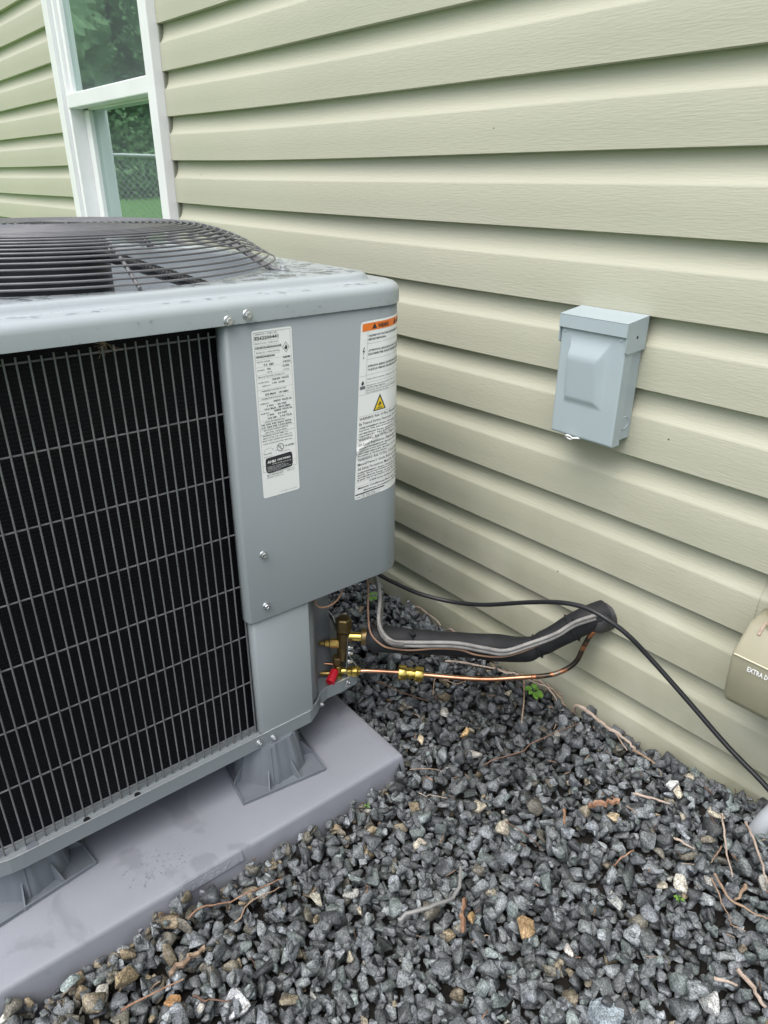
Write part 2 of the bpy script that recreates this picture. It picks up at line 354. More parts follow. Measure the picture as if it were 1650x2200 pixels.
# text as flat mesh (verts in text units: x right, y up), returns list of (verts, faces)
_tc = {}
def text_geo(txt, bold=False):
    key = (txt, bold)
    if key in _tc: return _tc[key]
    cu = bpy.data.curves.new('t', 'FONT'); cu.body = txt; cu.size = 1.0; cu.resolution_u = 1; cu.fill_mode = 'FRONT'
    cu.offset = .030 if bold else .010
    ob = bpy.data.objects.new('t', cu); COL.objects.link(ob)
    bpy.context.view_layer.update()
    me = bpy.data.meshes.new_from_object(ob.evaluated_get(bpy.context.evaluated_depsgraph_get()))
    vs = [(v.co.x, v.co.y) for v in me.vertices]; fs = [tuple(p.vertices) for p in me.polygons]
    bpy.data.objects.remove(ob); bpy.data.curves.remove(cu); bpy.data.meshes.remove(me)
    _tc[key] = (vs, fs); return vs, fs
def put_text(mb, txt, x, y, h, fn, width=None, bold=False, align='L'):
    vs, fs = text_geo(txt, bold)
    if not vs: return
    xs = [v[0] for v in vs]; w0 = max(xs)-min(xs); mn = min(xs); sy = h/.73; sx = (width/w0) if width else sy
    off = {'L': 0, 'C': -w0*sx/2, 'R': -w0*sx}[align]
    mb.add([fn(x+off+(v[0]-mn)*sx, y+v[1]*sy) for v in vs], fs)

# ------------------------------------------------------------------ setting: ground sheets
def ground_sheet():
    nx, ny = 90, 60; xs = np.linspace(-2.6, 1.6, nx); ys = np.linspace(-2.0, .06, ny)
    vs = [(x, y, gh(x, y)-.030) for y in ys for x in xs]
    fs = [(j*nx+i, j*nx+i+1, (j+1)*nx+i+1, (j+1)*nx+i) for j in range(ny-1) for i in range(nx-1)]
    me = bpy.data.meshes.new('gravel_bed_soil'); me.from_pydata(vs, [], fs); me.materials.append(MT['soil'])
    me.polygons.foreach_set('use_smooth', [True]*len(me.polygons))
    o = bpy.data.objects.new('ground', me); COL.objects.link(o); props(o, kind='structure')
    # the wide yard: soil strip under the house edge, lawn to the horizon
    mb = MB(); mb.add([(-400,-400,-.05),(400,-400,-.05),(400,400,-.05),(-400,400,-.05)], [(0,1,2,3)])
    props(mb.build('terrain', MT['soil']), kind='structure')
    mb = MB()
    mb.add([(-300,-300,-.036),(300,-300,-.036),(300,-2.0,-.036),(-300,-2.0,-.036)], [(0,1,2,3)])
    mb.add([(-300,-2.0,-.036),(-2.7,-2.0,-.036),(-2.7,-.02,-.036),(-300,-.02,-.036)], [(0,1,2,3)])
    props(mb.build('lawn', MT['grass']), kind='structure')
ground_sheet()

# ------------------------------------------------------------------ house wall with siding planks and window
E = .1143; Z0 = 1.29
WX0, WX1 = -3.088, -2.232   # window outer edges
WZ0, WZ1 = .56, 1.98
def sagz(x, k):
    a = .0062*math.exp(-((x+2.4)/.45)**2)*(1 if k < 6 else .3)
    b = -.0052*math.exp(-((x+1.2)/.42)**2)*math.exp(-((k-6)/2.6)**2)
    return a+b+.0009*sin(x*3.1+k*1.7)
PROF = [(.0, 0.0145), (0.0, 0.0012), (.0008, 0.0), (.030, .0006), (.0665, .0014), (.0685, .0019), (.0710, .0034), (.076, .0070), (.083, .0106), (.092, .0132), (.102, .0144), (E+.012, .0150)]
def plank(x0, x1, k, root, dy=0.0):
    n = max(2, int((x1-x0)/.12)+1); xs = [x0+(x1-x0)*i/(n-1) for i in range(n)]
    z0 = Z0-k*E
    loops = []
    for x in xs:
        wob = .0007*sin(x*5.3+k*2.1)
        loops.append([(x, y+dy+wob, z0+z+sagz(x,k)) for z, y in PROF])
    mb = MB(); mb.loft(loops, closed=False)
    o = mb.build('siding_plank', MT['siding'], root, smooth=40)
    o.location = (0,0,0)
    return o
house = empty('house_wall', (0,0,0), 0, 'pale sage green lap siding wall of the house with a white window', 'wall')
for k in range(-14, 12):
    z = Z0-k*E
    if z+E > WZ0 and z < WZ1:
        plank(-4.9, WX0-.001, k, house)
        xr = WX1+.001
    else:
        plank(-4.9, -2.9, k, house)
        xr = -2.9
    if k == 8:
        plank(xr, -.3435, k, house); plank(-.352, 2.2, k, house, dy=.0014)
    elif k in (-3, 5, 2, -8):
        xm = {-3:-1.1, 5:1.0, 2:1.5, -8:-.6}[k]; plank(xr, xm, k, house); plank(xm-.01, 2.2, k, house, dy=.0014)
    else: plank(xr, 2.2, k, house)
mb = MB()
mb.box((-4.9,.020,-.3),(WX0+.02,.15,3.0)); mb.box((WX1-.02,.020,-.3),(2.2,.15,3.0))
mb.box((WX0+.02,.020,-.3),(WX1-.02,.15,WZ0+.01)); mb.box((WX0+.02,.020,WZ1-.01),(WX1-.02,.15,3.0))
mb.build('wall_sheathing', MT['sheath'], house)
mb = MB()   # dim room seen through the glass
a, b = (WX0-1.2,.15,-.1), (WX1+1.2,3.0,2.5)
x0,y0,z0 = a; x1,y1,z1 = b
vs = [(x0,y0,z0),(x1,y0,z0),(x1,y1,z0),(x0,y1,z0),(x0,y0,z1),(x1,y0,z1),(x1,y1,z1),(x0,y1,z1)]
mb.add(vs, [(0,1,2,3),(7,6,5,4),(1,5,6,2),(2,6,7,3),(3,7,4,0)])
mb.build('room_wall', MT['room'], house)

win = empty('window', ((WX0+WX1)/2, 0, WZ0), 0, parent=house)
wl = lambda x, z: (x-(WX0+WX1)/2, z-WZ0)
def wbox(mb, xa, xb, ya, yb, za, zb):
    (a, c), (b, d) = wl(xa, za), wl(xb, zb); mb.box((a, ya, c), (b, yb, d))
FW = .052
mb = MB()
wbox(mb, WX0, WX0+FW, -.028, .10, WZ0, WZ1); wbox(mb, WX1-FW, WX1, -.028, .10, WZ0, WZ1)
wbox(mb, WX0+FW, WX1-FW, -.028, .10, WZ1-FW, WZ1); wbox(mb, WX0+FW, WX1-FW, -.028, .10, WZ0, WZ0+FW)
mb.build('window_frame', MT['trimwhite'], win, bevel=.003)
mb = MB()   # inner step of the jambs
s0 = FW+.022
wbox(mb, WX0+FW, WX0+s0, -.012, .09, WZ0+FW, WZ1-FW); wbox(mb, WX1-s0, WX1-FW, -.012, .09, WZ0+FW, WZ1-FW)
mb.build('jamb_liner', MT['trimwhite'], win, bevel=.002)
ZM = 1.272
mb = MB()   # upper sash: near the face
u0 = s0+.026
wbox(mb, WX0+s0, WX0+u0, .000, .030, ZM-.024, WZ1-FW); wbox(mb, WX1-u0, WX1-s0, .000, .030, ZM-.024, WZ1-FW)
wbox(mb, WX0+u0, WX1-u0, .000, .030, WZ1-FW-.03, WZ1-FW)
mb.build('upper_sash', MT['trimwhite'], win, bevel=.002)
mb = MB(); wbox(mb, WX0+s0-.004, WX1-s0+.004, -.016, .034, ZM-.026, ZM+.020)
mb.build('meeting_rail', MT['trimwhite'], win, bevel=.003)
mb = MB()   # lower sash set further in
l0 = s0+.046
wbox(mb, WX0+s0, WX0+l0, .038, .072, WZ0+FW, ZM-.03); wbox(mb, WX1-l0, WX1-s0, .038, .072, WZ0+FW, ZM-.03)
wbox(mb, WX0+l0, WX1-l0, .038, .072, WZ0+FW, WZ0+FW+.05); wbox(mb, WX0+l0, WX1-l0, .038, .072, ZM-.03, ZM+.01)
mb.build('lower_sash', MT['trimwhite'], win, bevel=.002)
mb = MB(); wbox(mb, WX0+u0-.004, WX1-u0+.004, .013, .017, ZM, WZ1-FW-.02); mb.build('glass_pane', MT['glass'], win)
mb = MB(); wbox(mb, WX0+l0-.004, WX1-l0+.004, .053, .057, WZ0+FW+.04, ZM-.02); mb.build('glass_pane', MT['glass'], win)
mb = MB()   # channel that the plank ends run into; its dark colour stands in for the shadow gap
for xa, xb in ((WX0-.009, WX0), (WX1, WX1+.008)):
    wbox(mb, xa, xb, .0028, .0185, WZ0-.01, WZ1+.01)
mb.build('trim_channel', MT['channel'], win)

# ------------------------------------------------------------------ plastic pad
TH = radians(1.4)
def aw(x, s, z):   # unit coordinates -> world
    n = Vector((cos(TH), -sin(TH), 0)); t = Vector((sin(TH), cos(TH), 0))
    return Vector((-.862, -.7, 0)) + n*x + t*(s+.7) + Vector((0,0,z))
pad = empty('equipment_pad', aw(-.31, -.757, 0), -TH, 'wide flat grey plastic pad lying on the gravel under the cooling unit', 'pad')
PW, PD = .4135, .405
def rrect(hx, hy, r, n=6):
    out = []
    for cx, cy, a0 in ((hx-r,hy-r,0),(-hx+r,hy-r,90),(-hx+r,-hy+r,180),(hx-r,-hy+r,270)):
        for i in range(n+1):
            a = radians(a0+90*i/n); out.append((cx+r*cos(a), cy+r*sin(a)))
    return out
mb = MB(); loops = []
for ins, z, r in ((-.008,-.03,.006),(-.006,.000,.006),(-.001,.042,.0055),(.0002,.0462,.0053),(.0025,.0490,.005),(.006,.0500,.0045),(.02,.0502,.004)):
    loops.append([(x, y, z) for x, y in rrect(PW-ins, PD-ins, r)])
mb.loft(loops, True, False, True); mb.build('pad_slab', MT['pad'], pad, smooth=50)
pq = MB()   # raised name strip on the near edge
yb = -.738+.757
pq.box((PW-.016, yb-.052, .028), (PW+.0035, yb+.050, .0475), rot=Matrix.Rotation(radians(-14), 3, 'Y'))
pq.build('size_plate', MT['pad'], pad, bevel=.0012)
tx = MB(); R14 = Matrix.Rotation(radians(-14), 3, 'Y'); oc = Vector((PW-.00625, yb-.001, .03775))
put_text(tx, '32 X 32 X 2', -.045, -.005, .0095, lambda u, v: oc + R14 @ Vector((.0104, u, v)), width=.088)
tx.build('raised_lettering', MT['pad'], pad, solid=.001)

# ------------------------------------------------------------------ risers (feet)
def make_riser():
    r = empty('riser_foot', (0,0,0))
    mb = MB(); h = .079
    mb.box((-h,-h,0),(h,h,.003)); 
    for a, b in (((-h,-h),(h,-h+.003)),((-h,h-.003),(h,h)),((-h,-h+.003),(-h+.003,h-.003)),((h-.003,-h+.003),(h,h-.003))):
        mb.box((a[0],a[1],.003),(b[0],b[1],.007))
    mb.build('base_plate', MT['riser'], r, bevel=.0008)
    mb = MB(); n = 72; prof = [(.066,.003),(.0655,.006),(.052,.072),(.050,.078)]
    mb.loft([[((R+.0016*(1 if (k//6)%2 else -1))*cos(2*pi*k/n), (R+.0016*(1 if (k//6)%2 else -1))*sin(2*pi*k/n), z) for k in range(n)] for R, z in prof], True, False, True)
    mb.build('cone', MT['riser'], r, smooth=35)
    for k in range(12):
        a = 2*pi*(k+.5)/12; mb = MB(); rot = Matrix.Rotation(a, 3, 'Z')
        vs = [rot @ Vector(v) for v in ((.064,-.0016,.004),(.0695,-.0016,.004),(.0545,-.0016,.076),(.049,-.0016,.076),(.064,.0016,.004),(.0695,.0016,.004),(.0545,.0016,.076),(.049,.0016,.076))]
        mb.add(vs, [(0,1,2,3),(7,6,5,4),(1,5,6,2),(0,4,5,1),(3,2,6,7),(0,3,7,4)])
        if k % 2: mb.build('rib', MT['riser'], r)
    for sx in (1,-1):
        for sy in (1,-1):
            for d in (0, 1):
                mb = MB(); t = .0012
                a = math.atan2(sy, sx) + (.42 if d else -.42); rot = Matrix.Rotation(a, 3, 'Z')
                vs = [rot @ Vector(v) for v in ((.058,-t,.003),(.086,-t,.003),(.060,-t,.034),(.058,t,.003),(.086,t,.003),(.060,t,.034))]
                mb.add(vs, [(0,1,2),(5,4,3),(1,4,5,2),(0,3,4,1),(2,5,3,0)])
                mb.build('gusset', MT['riser'], r)
    return r
R0 = make_riser()
rs = [((-.8987,-.555,.0505), radians(-9), 'grey plastic riser foot under the corner nearest the brass valves'),
      ((-.948,-.965,.0505), radians(6), 'grey plastic riser foot under the rounded corner at the front left of the unit')]
for i, (l, a, lb) in enumerate(rs):
    o = R0 if i == 0 else copy_tree(R0)
    o.location = l; o.rotation_euler = (0,0,a); props(o, lb, 'riser foot', 'riser feet between the pad and the unit')

# ------------------------------------------------------------------ air conditioner
AZ = .1275
ac = empty('air_conditioner', (-.862,-.7,AZ), -TH, 'large grey outdoor cooling unit with black coil grille standing beside the siding', 'air conditioner')
def A(x, s, z): return Vector((x, s+.7, z-AZ))
XC, SC = -.413, -.667     # box centre
HX = .413; HS = .405
FC = (-.413, -.668)       # fan centre
def rr_ray(ang, hx, hs, r, cx=XC, cs=SC, ox=FC[0], os_=FC[1]):
    """where a ray from the fan centre meets a rounded rectangle"""
    dx, ds = cos(ang), sin(ang); lo, hi = 0.0, 1.0
    for _ in range(30):
        m = (lo+hi)/2; x = ox+dx*m-cx; s = os_+ds*m-cs
        qx, qs = abs(x)-(hx-r), abs(s)-(hs-r)
        d = sqrt(max(qx,0)**2+max(qs,0)**2)+min(max(qx,qs),0)-r
        if d < 0: lo = m
        else: hi = m
    return ox+dx*lo, os_+ds*lo
def rloop(hx, hs, r, z, n=200):
    # denser at corners
    out = []
    for k in range(n):
        x, s = rr_ray(2*pi*k/n, hx, hs, r); out.append(A(x, s, z))
    return out
def cloop(r, z, n=200, c=FC): return [A(c[0]+r*cos(2*pi*k/n), c[1]+r*sin(2*pi*k/n), z) for k in range(n)]
CR = .062; PR = .10
mb = MB(); loops = []
o_ = .003
for ins, z in ((.0015,.8475),(-o_,.8478),(-o_,.866),(-o_+.0008,.8705),(-o_+.003,.8745),(.004,.8775),(.009,.879),(.028,.8796),(.0345,.8798),(.0372,.8808),(.0395,.8845),(.0415,.8885),(.0445,.8908),(.0485,.8915),(.056,.8915)):
    loops.append(rloop(HX-ins, HS-ins, max(.02, CR-ins*.55), z))
for r, z in ((.3345,.891),(.3315,.889),(.3300,.884),(.3295,.875),(.328,.84),(.328,.78)): loops.append(cloop(r, z))
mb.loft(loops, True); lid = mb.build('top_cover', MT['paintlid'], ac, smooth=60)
# water film and drops on the lid
def blob(mb, cx, cs, z, r, hgt, el=1.0, rot=0.0, n=10, irr=.25):
    ph = [random.uniform(1-irr, 1+irr) for _ in range(n)]
    rings = [(1.0,0),(.93,.45),(.72,.8),(.38,.97)]
    loops = []
    for q, hh in rings:
        lp = []
        for k in range(n):
            a = 2*pi*k/n; x = cos(a)*r*q*ph[k]*el; y = sin(a)*r*q*ph[k]
            lp.append((cx+x*cos(rot)-y*sin(rot), cs+x*sin(rot)+y*cos(rot), z+hh*hgt))
        loops.append(lp)
    mb.loft([[A(*p) for p in l] for l in loops], True, False, True)
mb = MB()
cnt = 0
while cnt < 620:
    a = random.uniform(-pi*.75, pi*.75); 
    x = random.uniform(-.80,-.004); s = random.uniform(-1.06,-.27)
    if x < -.45 and random.random() < .5: continue
    rr_ = math.hypot(x-FC[0], s-FC[1])
    dx = HX-abs(x-XC); ds = HS-abs(s-SC); e = min(dx, ds)
    if dx < .06 and ds < .06 and math.hypot(.06-dx, .06-ds) > .045: continue
    if rr_ < .338: continue
    if e > .058: z = .8914; rad = random.choice([.0012,.0018,.0025,.004,.006,.009])
    elif .010 < e < .027: z = .8795; rad = random.choice([.0008,.0012,.002,.003,.0045])
    else: continue
    rad = min(rad, abs(e-.055) if e > .058 else .006)
    blob(mb, x, s, z, rad, min(.0006, rad*.22), random.uniform(1,1.9), random.uniform(0,3)); cnt += 1
for q in range(46):   # beads hanging on the skirt edge
    s = random.uniform(-.98,-.33); z = random.choice([.8482, .8482, random.uniform(.852,.87)])
    c = A(.0032, s, z); rr_ = random.uniform(.0008,.0016)
    mb.lathe([(rr_,-.0002),(rr_*.85,rr_*.5),(rr_*.4,rr_*.8)], c, (1,0,-.1), 8)
o = mb.build('water_droplets', MT['water'], ac, smooth=80); props(o, kind='stuff')

# coil body
mb = MB(); ci = .036
def coil_path(i_, r_):
    x0_, x1_, s0_, s1_ = -.826+i_, -i_, -1.072+i_, -.262-i_
    P = [(x1_, -.488)]
    for cx_, cs_, a0_ in ((x1_-r_, s0_+r_, 0), (x0_+r_, s0_+r_, -90), (x0_+r_, s1_-r_, -180)):
        for q in range(9): a_ = radians(a0_-90*q/8); P.append((cx_+r_*cos(a_), cs_+r_*sin(a_)))
    P.append((-.215, s1_)); return P
po, pi_ = coil_path(ci, .055), coil_path(ci+.03, .035)
prf = []
for z_ in (.147, .852): prf.append([A(x, s, z_) for x, s in po+pi_[::-1]])
mb.loft(prf, True, True, True); mb.build('coil', MT['coil'], ac, smooth=40)

# base pan with lip; the valve corner steps back
def pan_outline(off=0.0):
    pts = []
    hx0, hx1 = -.826, 0.0; s0_, s1_ = -1.072, -.262
    def arc(cx, cs, r, a0, a1, n=8):
        for i in range(n+1):
            a = radians(a0+(a1-a0)*i/n); pts.append((cx+r*cos(a), cs+r*sin(a)))
    arc(hx1-PR, s0_+PR, PR-off, -90, 0, 10)
    pts.append((-off, -.50)); pts.append((-off, -.486)); pts.append((-.003-off, -.480-off*.5))
    pts.append((-.014-off, -.462)); pts.append((-.030-off, -.443)); pts.append((-.036-off, -.425)); pts.append((-.034-off, -.392)); pts.append((-.037-off, -.355))
    pts.append((-.046-off, -.344-off)); pts.append((-.09-off, -.335-off)); pts.append((-.225-off, -.280-off)); pts.append((-.32, s1_-off))
    arc(hx0+PR, s1_-PR, PR-off, 90, 180, 8); arc(hx0+PR, s0_+PR, PR-off, 180, 270, 8)
    return pts
op = pan_outline(); ip = pan_outline(.0012)
mb = MB(); mb.loft([[A(x,s,.1275) for x,s in ip], [A(x,s,.1275) for x,s in op], [A(x,s,.1535) for x,s in op], [A(x,s,.1540) for x,s in ip], [A(x,s,.1465) for x,s in ip]], True, False, True)
mb.build('base_pan', MT['paint'], ac)
mb = MB(); mb.loft([[A(x,s,.1537) for x,s in pan_outline(-.0004)],[A(x,s,.1544) for x,s in pan_outline(-.0004)],[A(x,s,.1544) for x,s in pan_outline(.0014)],[A(x,s,.1537) for x,s in pan_outline(.0014)]], True)
mb.build('pan_edge', MT['barestreak'], ac)  # bare metal rim, coloured bright to carry the edge highlight
for (x, s, r) in ((-.014,-.955,.0085),(-.03,-1.0,.010),(-.012,-.878,.005),(-.012,-.80,.005)):
    mb = MB(); mb.lathe([(r,0),(r,.0003)], A(x,s,.1466), (0,0,1), 16); mb.build('drain_hole_shade', MT['riser'] if r > .006 else MT['black'], ac)  # flat discs, dark colour stands for shade in the pan's hollows

# wire coil guard: verticals, horizontals, post
cg = empty('coil_guard', (0,0,0), 0, parent=ac)
GX = -.0185
mb = MB(); mb.tube([A(GX,0,.148), A(GX,0,.8375)], .00128, 8); wv = mb.build('guard_wire', MT['wire'], cg, smooth=60)
wv.location = (0, -.5870, 0)
for i in range(1, 34):
    c = wv.copy(); COL.objects.link(c); c.parent = cg; c.location = (random.uniform(-.0002,.0002), -.5870-.0139*i+random.uniform(-.0004,.0004), random.uniform(-.001,.001))
mb = MB(); mb.tube([A(GX-.003,-1.045,0), A(GX-.003,-.566,0)], .00135, 8); wh = mb.build('guard_rail', MT['wire'], cg, smooth=60)
zs = [.8305,.723,.628,.5335,.442,.3475,.255,.157]
for i, z in enumerate(zs):
    c = wh if i == 0 else wh.copy()
    if i: COL.objects.link(c); c.parent = cg
    c.location = (0,0,z)
mb = MB(); mb.tube([A(GX+.003,-.5735,.148), A(GX+.003,-.5735,.80), A(GX+.003,-.5735,.86)], .0030, 12); mb.build('guard_post', MT['wire'], cg, smooth=60)
mb = MB(); mb.add([A(GX+.0065,-.5795,.852),A(GX+.0065,-.5675,.852),A(GX+.0065,-.5705,.838),A(GX+.0065,-.5765,.838),A(GX+.004,-.5795,.852),A(GX+.004,-.5675,.852),A(GX+.004,-.5705,.838),A(GX+.004,-.5765,.838)],
   [(0,1,2,3),(7,6,5,4),(0,3,7,4),(1,5,6,2),(3,2,6,7),(0,4,5,1)]); mb.build('post_tab', MT['wire'], cg)
# other sides of the wire guard
cg2 = MB()
for i in range(52): cg2.tube([A(-.05-.0139*i,-1.056,.148), A(-.05-.0139*i,-1.056,.8375)], .00155, 5)
for z in zs: cg2.tube([A(-.10,-1.053,z), A(-.74,-1.053,z)], .00155, 5)
cg2.build('side_guard', MT['wire'], cg, smooth=60)

# service panel (upper) and corner post panel (lower)
QF = .245
def wrap(q, z, off=0.0):     # arc length along the panel -> surface point
    fl = -.324+.585
    if q <= fl: return A(off, -.585+q, z)
    a = (q-fl)/CR
    if a <= pi/2: return A(-CR+(CR+off)*cos(a), -.324+(CR+off)*sin(a), z)
    return A(-CR-(a-pi/2)*CR, -.262+off, z)
path = [(-.022,-.5885),(-.012,-.5885),(-.006,-.5878),(-.0015,-.5845),(0,-.578),(0,-.324)]
path += [(-CR+CR*cos(radians(a)), -.324+CR*sin(radians(a))) for a in range(6, 91, 6)] + [(-.30,-.262),(-.60,-.262)]
def wallpanel(name, path, z0, z1, m, th=.0014, extra=()):
    mb = MB()
    mb.loft([[A(x,s,z0) for x,s in path],[A(x,s,z0+.0005) for x,s in path],[A(x,s,z1) for x,s in path]], False)
    o = mb.build(name, m, ac, smooth=40, weld=True); 
    md = o.modifiers.new('s','SOLIDIFY'); md.thickness = th; md.offset = 0
    return o
wallpanel('service_panel', path, .3815, .852, MT['paint'])
path2 = [(-.024,-.5825),(-.010,-.5825),(-.0045,-.581),(-.0022,-.577),(-.0022,-.4795),(-.0035,-.478),(-.030,-.478),(-.060,-.478)]
wallpanel('corner_post_panel', path2, .150, .395, MT['paint'])
# recess behind the valves
wallpanel('valve_recess_panel', [(-.060,-.478),(-.075,-.46),(-.075,-.405),(-.078,-.388),(-.10,-.382),(-.213,-.300)], .146, .60, MT['paintin'])
wallpanel('recess_strip', [(-.012,-.4765),(-.022,-.460),(-.026,-.452)], .1545, .384, MT['paintin'])
mb = MB(); mb.box((-.10,.30,.386-AZ),(-.012,.41,.388-AZ)); mb.build('recess_top', MT['paintin'], ac)

# screws
def make_screw():
    mb = MB(); mb.lathe([(.0068,0),(.0068,.0009),(.0060,.0018),(.0042,.0020)], (0,0,0), (1,0,0), 24)
    mb.lathe([(.0048,.0019),(.0048,.0056),(.0042,.0062),(.0026,.0062),(.0022,.0054),(.0001,.0054)], (0,0,0), (1,0,0), 6)
    return mb.build('hex_screw', MT['screw'], ac, smooth=30)
sc0 = make_screw()
for i, (x, s, z, sc) in enumerate(((.0032,-.581,.854,1),(.0032,-.553,.859,1),(.0008,-.556,.498,.95),(.0008,-.558,.406,.95),(.0005,-.592,.142,.85),(.0005,-.564,.138,.85))):
    o = sc0 if i == 0 else sc0.copy()
    if i: COL.objects.link(o); o.parent = ac
    o.location = A(x,s,z); o.scale = (sc,)*3; o.rotation_euler = (random.uniform(0,1),0,0)
for (x, s, z, a) in ((-.016,-.452,.141,.6),(-.033,-.380,.146,.3)):
    o = sc0.copy(); COL.objects.link(o); o.parent = ac; o.location = A(x,s,z); o.scale = (.75,)*3; o.rotation_euler = (0,0,a)

# ---- labels
def label_sheet(name, fn, w_, h_, m, r=.004, nx=1, parent=None, z0=0.0):
    """rounded sheet; fn(u,v) -> point"""
    mb = MB(); rows = []
    us = sorted(set([0, r*.3, r, w_-r, w_-r*.3, w_]+[w_*i/nx for i in range(nx+1)]))
    vs_, fs = [], []
    for u in us:
        d = 0
        if u < r: d = r-sqrt(max(0, r*r-(r-u)**2))
        if u > w_-r: d = r-sqrt(max(0, r*r-(u-(w_-r))**2))
        vs_ += [fn(u, d), fn(u, h_-d)]
    for i in range(len(us)-1): fs.append((2*i, 2*i+1, 2*i+3, 2*i+2))
    mb.add(vs_, fs); return mb.build(name, m, parent, smooth=60)
L1 = empty('rating_label', A(0,-.5475,.836), 0, parent=ac)
def f1(u, v, off=.0011): return Vector((off, u, -v))       # v downwards
label_sheet('label_paper', lambda u, v: f1(u, v, .0009), .0630, .2465, MT['label'], .003, parent=L1)
ink = MB(); ing = MB()
def t1(t, u, v, h, w_=None, b=False, g=False, al='L'):
    put_text(ing if g else ink, t, u*1e-3, 0, h*1e-3, lambda a, c: f1(a, v*1e-3-c, .0013), width=w_*1e-3 if w_ else None, bold=b, align=al)
def ln1(u0, u1, v, t=.22, mb_=None):
    q = mb_ or ing; q.add([f1(u0*1e-3,(v-t/2)*1e-3,.0012),f1(u1*1e-3,(v-t/2)*1e-3,.0012),f1(u1*1e-3,(v+t/2)*1e-3,.0012),f1(u0*1e-3,(v+t/2)*1e-3,.0012)],[(0,1,2,3)])
def vl1(u, v0, v1, t=.25, mb_=None):
    q = mb_ or ink; q.add([f1((u-t/2)*1e-3,v0*1e-3,.0012),f1((u+t/2)*1e-3,v0*1e-3,.0012),f1((u+t/2)*1e-3,v1*1e-3,.0012),f1((u-t/2)*1e-3,v1*1e-3,.0012)],[(0,1,2,3)])
ln1(2.5,60,3,.35,ink); vl1(2.5,3,205); vl1(60,3,205,.2); ln1(2.5,60,205,.3,ink); ln1(2.5,60,148,.25); ln1(2.5,60,196,.25)
rows = [('SERIAL NO. - NUM D SER',5,5.6,1.9,34,1),('E262200441',4,12,4.2,37,0),('PRODUCT NO. - NUM D PROD',4,18,1.9,37,1),('H5H5S36AKAAAAAE',4,24.5,3.0,41,0),
        ('MODEL NO. - NUM D MODELE',5,30.5,1.9,37,1),('H5H5S36AKAAA',4,36.8,3.0,30,0)]
for t, u, v, h, w_, g in rows: t1(t, u, v+.6, h, w_, b=not g, g=bool(g))
for v in (8,14.5,20.5,27,33,40,50,61,66,82,93,97,112,127,131,140): ln1(2.5,60 if v > 38 else 42,v+.2,.16)
rows = [('FACTORY CHARGED',5,43.5,1.8,21),('R454B',47,42,2.8,11),('3.45 KG',46,48,2.6,12),('7.6  LBS',15,48.6,2.8,16),('DETENTE',5,55,1.8,11),('TXV',20,55,2.6,6),('52 KPA',45,54,2.6,11),('INDOOR TXV SUB COOLING 9°F',5,64.6,2.0,42),
 ('INDOOR',20,59,1.8,8),('2 TUYAU',45,59,1.8,11),('POWER SUPPLY',5,72.5,1.9,17),('208-230  VOLTS',27,70.5,2.7,27),('1 PH   60 HZ',27,75.8,2.5,20),('ALIMENTATION',10,77.5,1.5,14),('PERMISSIBLE VOLTAGE AT UNIT',9,85,1.9,40),('253 MAX   197 MIN',14,90.6,2.6,38),
 ('SUITABLE FOR OUTDOOR USE',8,96,1.9,36),('COMPRESSOR',5,103,2,14),('208/230  VOLTS CA',27,102,2.7,30),('1 PH    60 HZ',16,107.4,2.5,32),('14.6 RLA   86.0 LRA',12,111.6,2.5,42),
 ('FAN MOTOR',5,117.4,2,14),('208/230  VOLTS CA',27,116,2.7,30),('1 PH    60 HZ',16,121,2.5,32),('1/4 HP   1.00 FLA',16,125.6,2.4,40),
 ('DESIGN TEST PRESSURE HIGH',11,130,1.8,32),('HI 470 PSI 3241 KPA',5,134.4,2.3,50),('LO 250 PSI 1724 KPA',5,138.4,2.3,50),('MAX DESIGN WORKING PRESSURE',8,142.4,1.8,40),('470 PSI  3240 KPA',10,146.2,2,36),
 ('MINIMUM CIRCUIT AMPS 19.2',6,150.6,1.9,42),('MAX FUSE OR CKT BKR 30',6,154.4,1.9,48),('MAX OVERCURRENT PROTECTION',5,158.2,1.9,50),('DATE OF MANUFACTURE   MAY 2026',6,162.8,1.7,48)]
for t, u, v, h, w_ in rows: t1(t, u, v+.4, h, w_, b=(h > 2.2))
# flame diamond
def polyl(mb_, pts, t, closed=True, fn=f1, off=.0012):
    n = len(pts)
    for i in range(n if closed else n-1):
        a = Vector(pts[i]); b = Vector(pts[(i+1) % n]); d = (b-a).normalized(); p = Vector((-d.y,d.x))*t/2
        mb_.add([fn(*((q)*1e-3), off) for q in (a-p-d*t/2, a+p-d*t/2, b+p+d*t/2, b-p+d*t/2)], [(0,1,2,3)])
polyl(ink, [(52,20.5),(57.5,27.5),(52,34.5),(46.5,27.5)], .5)
fl = [(52,23.6),(53.2,25.4),(54.2,26.2),(54.4,28.4),(53.4,30.2),(52,30.8),(50.4,30.2),(49.6,28.4),(50.2,26.8),(51,27.2)]
ink.add([f1(x*1e-3,y*1e-3,.0012) for x,y in fl], [tuple(range(len(fl)))])
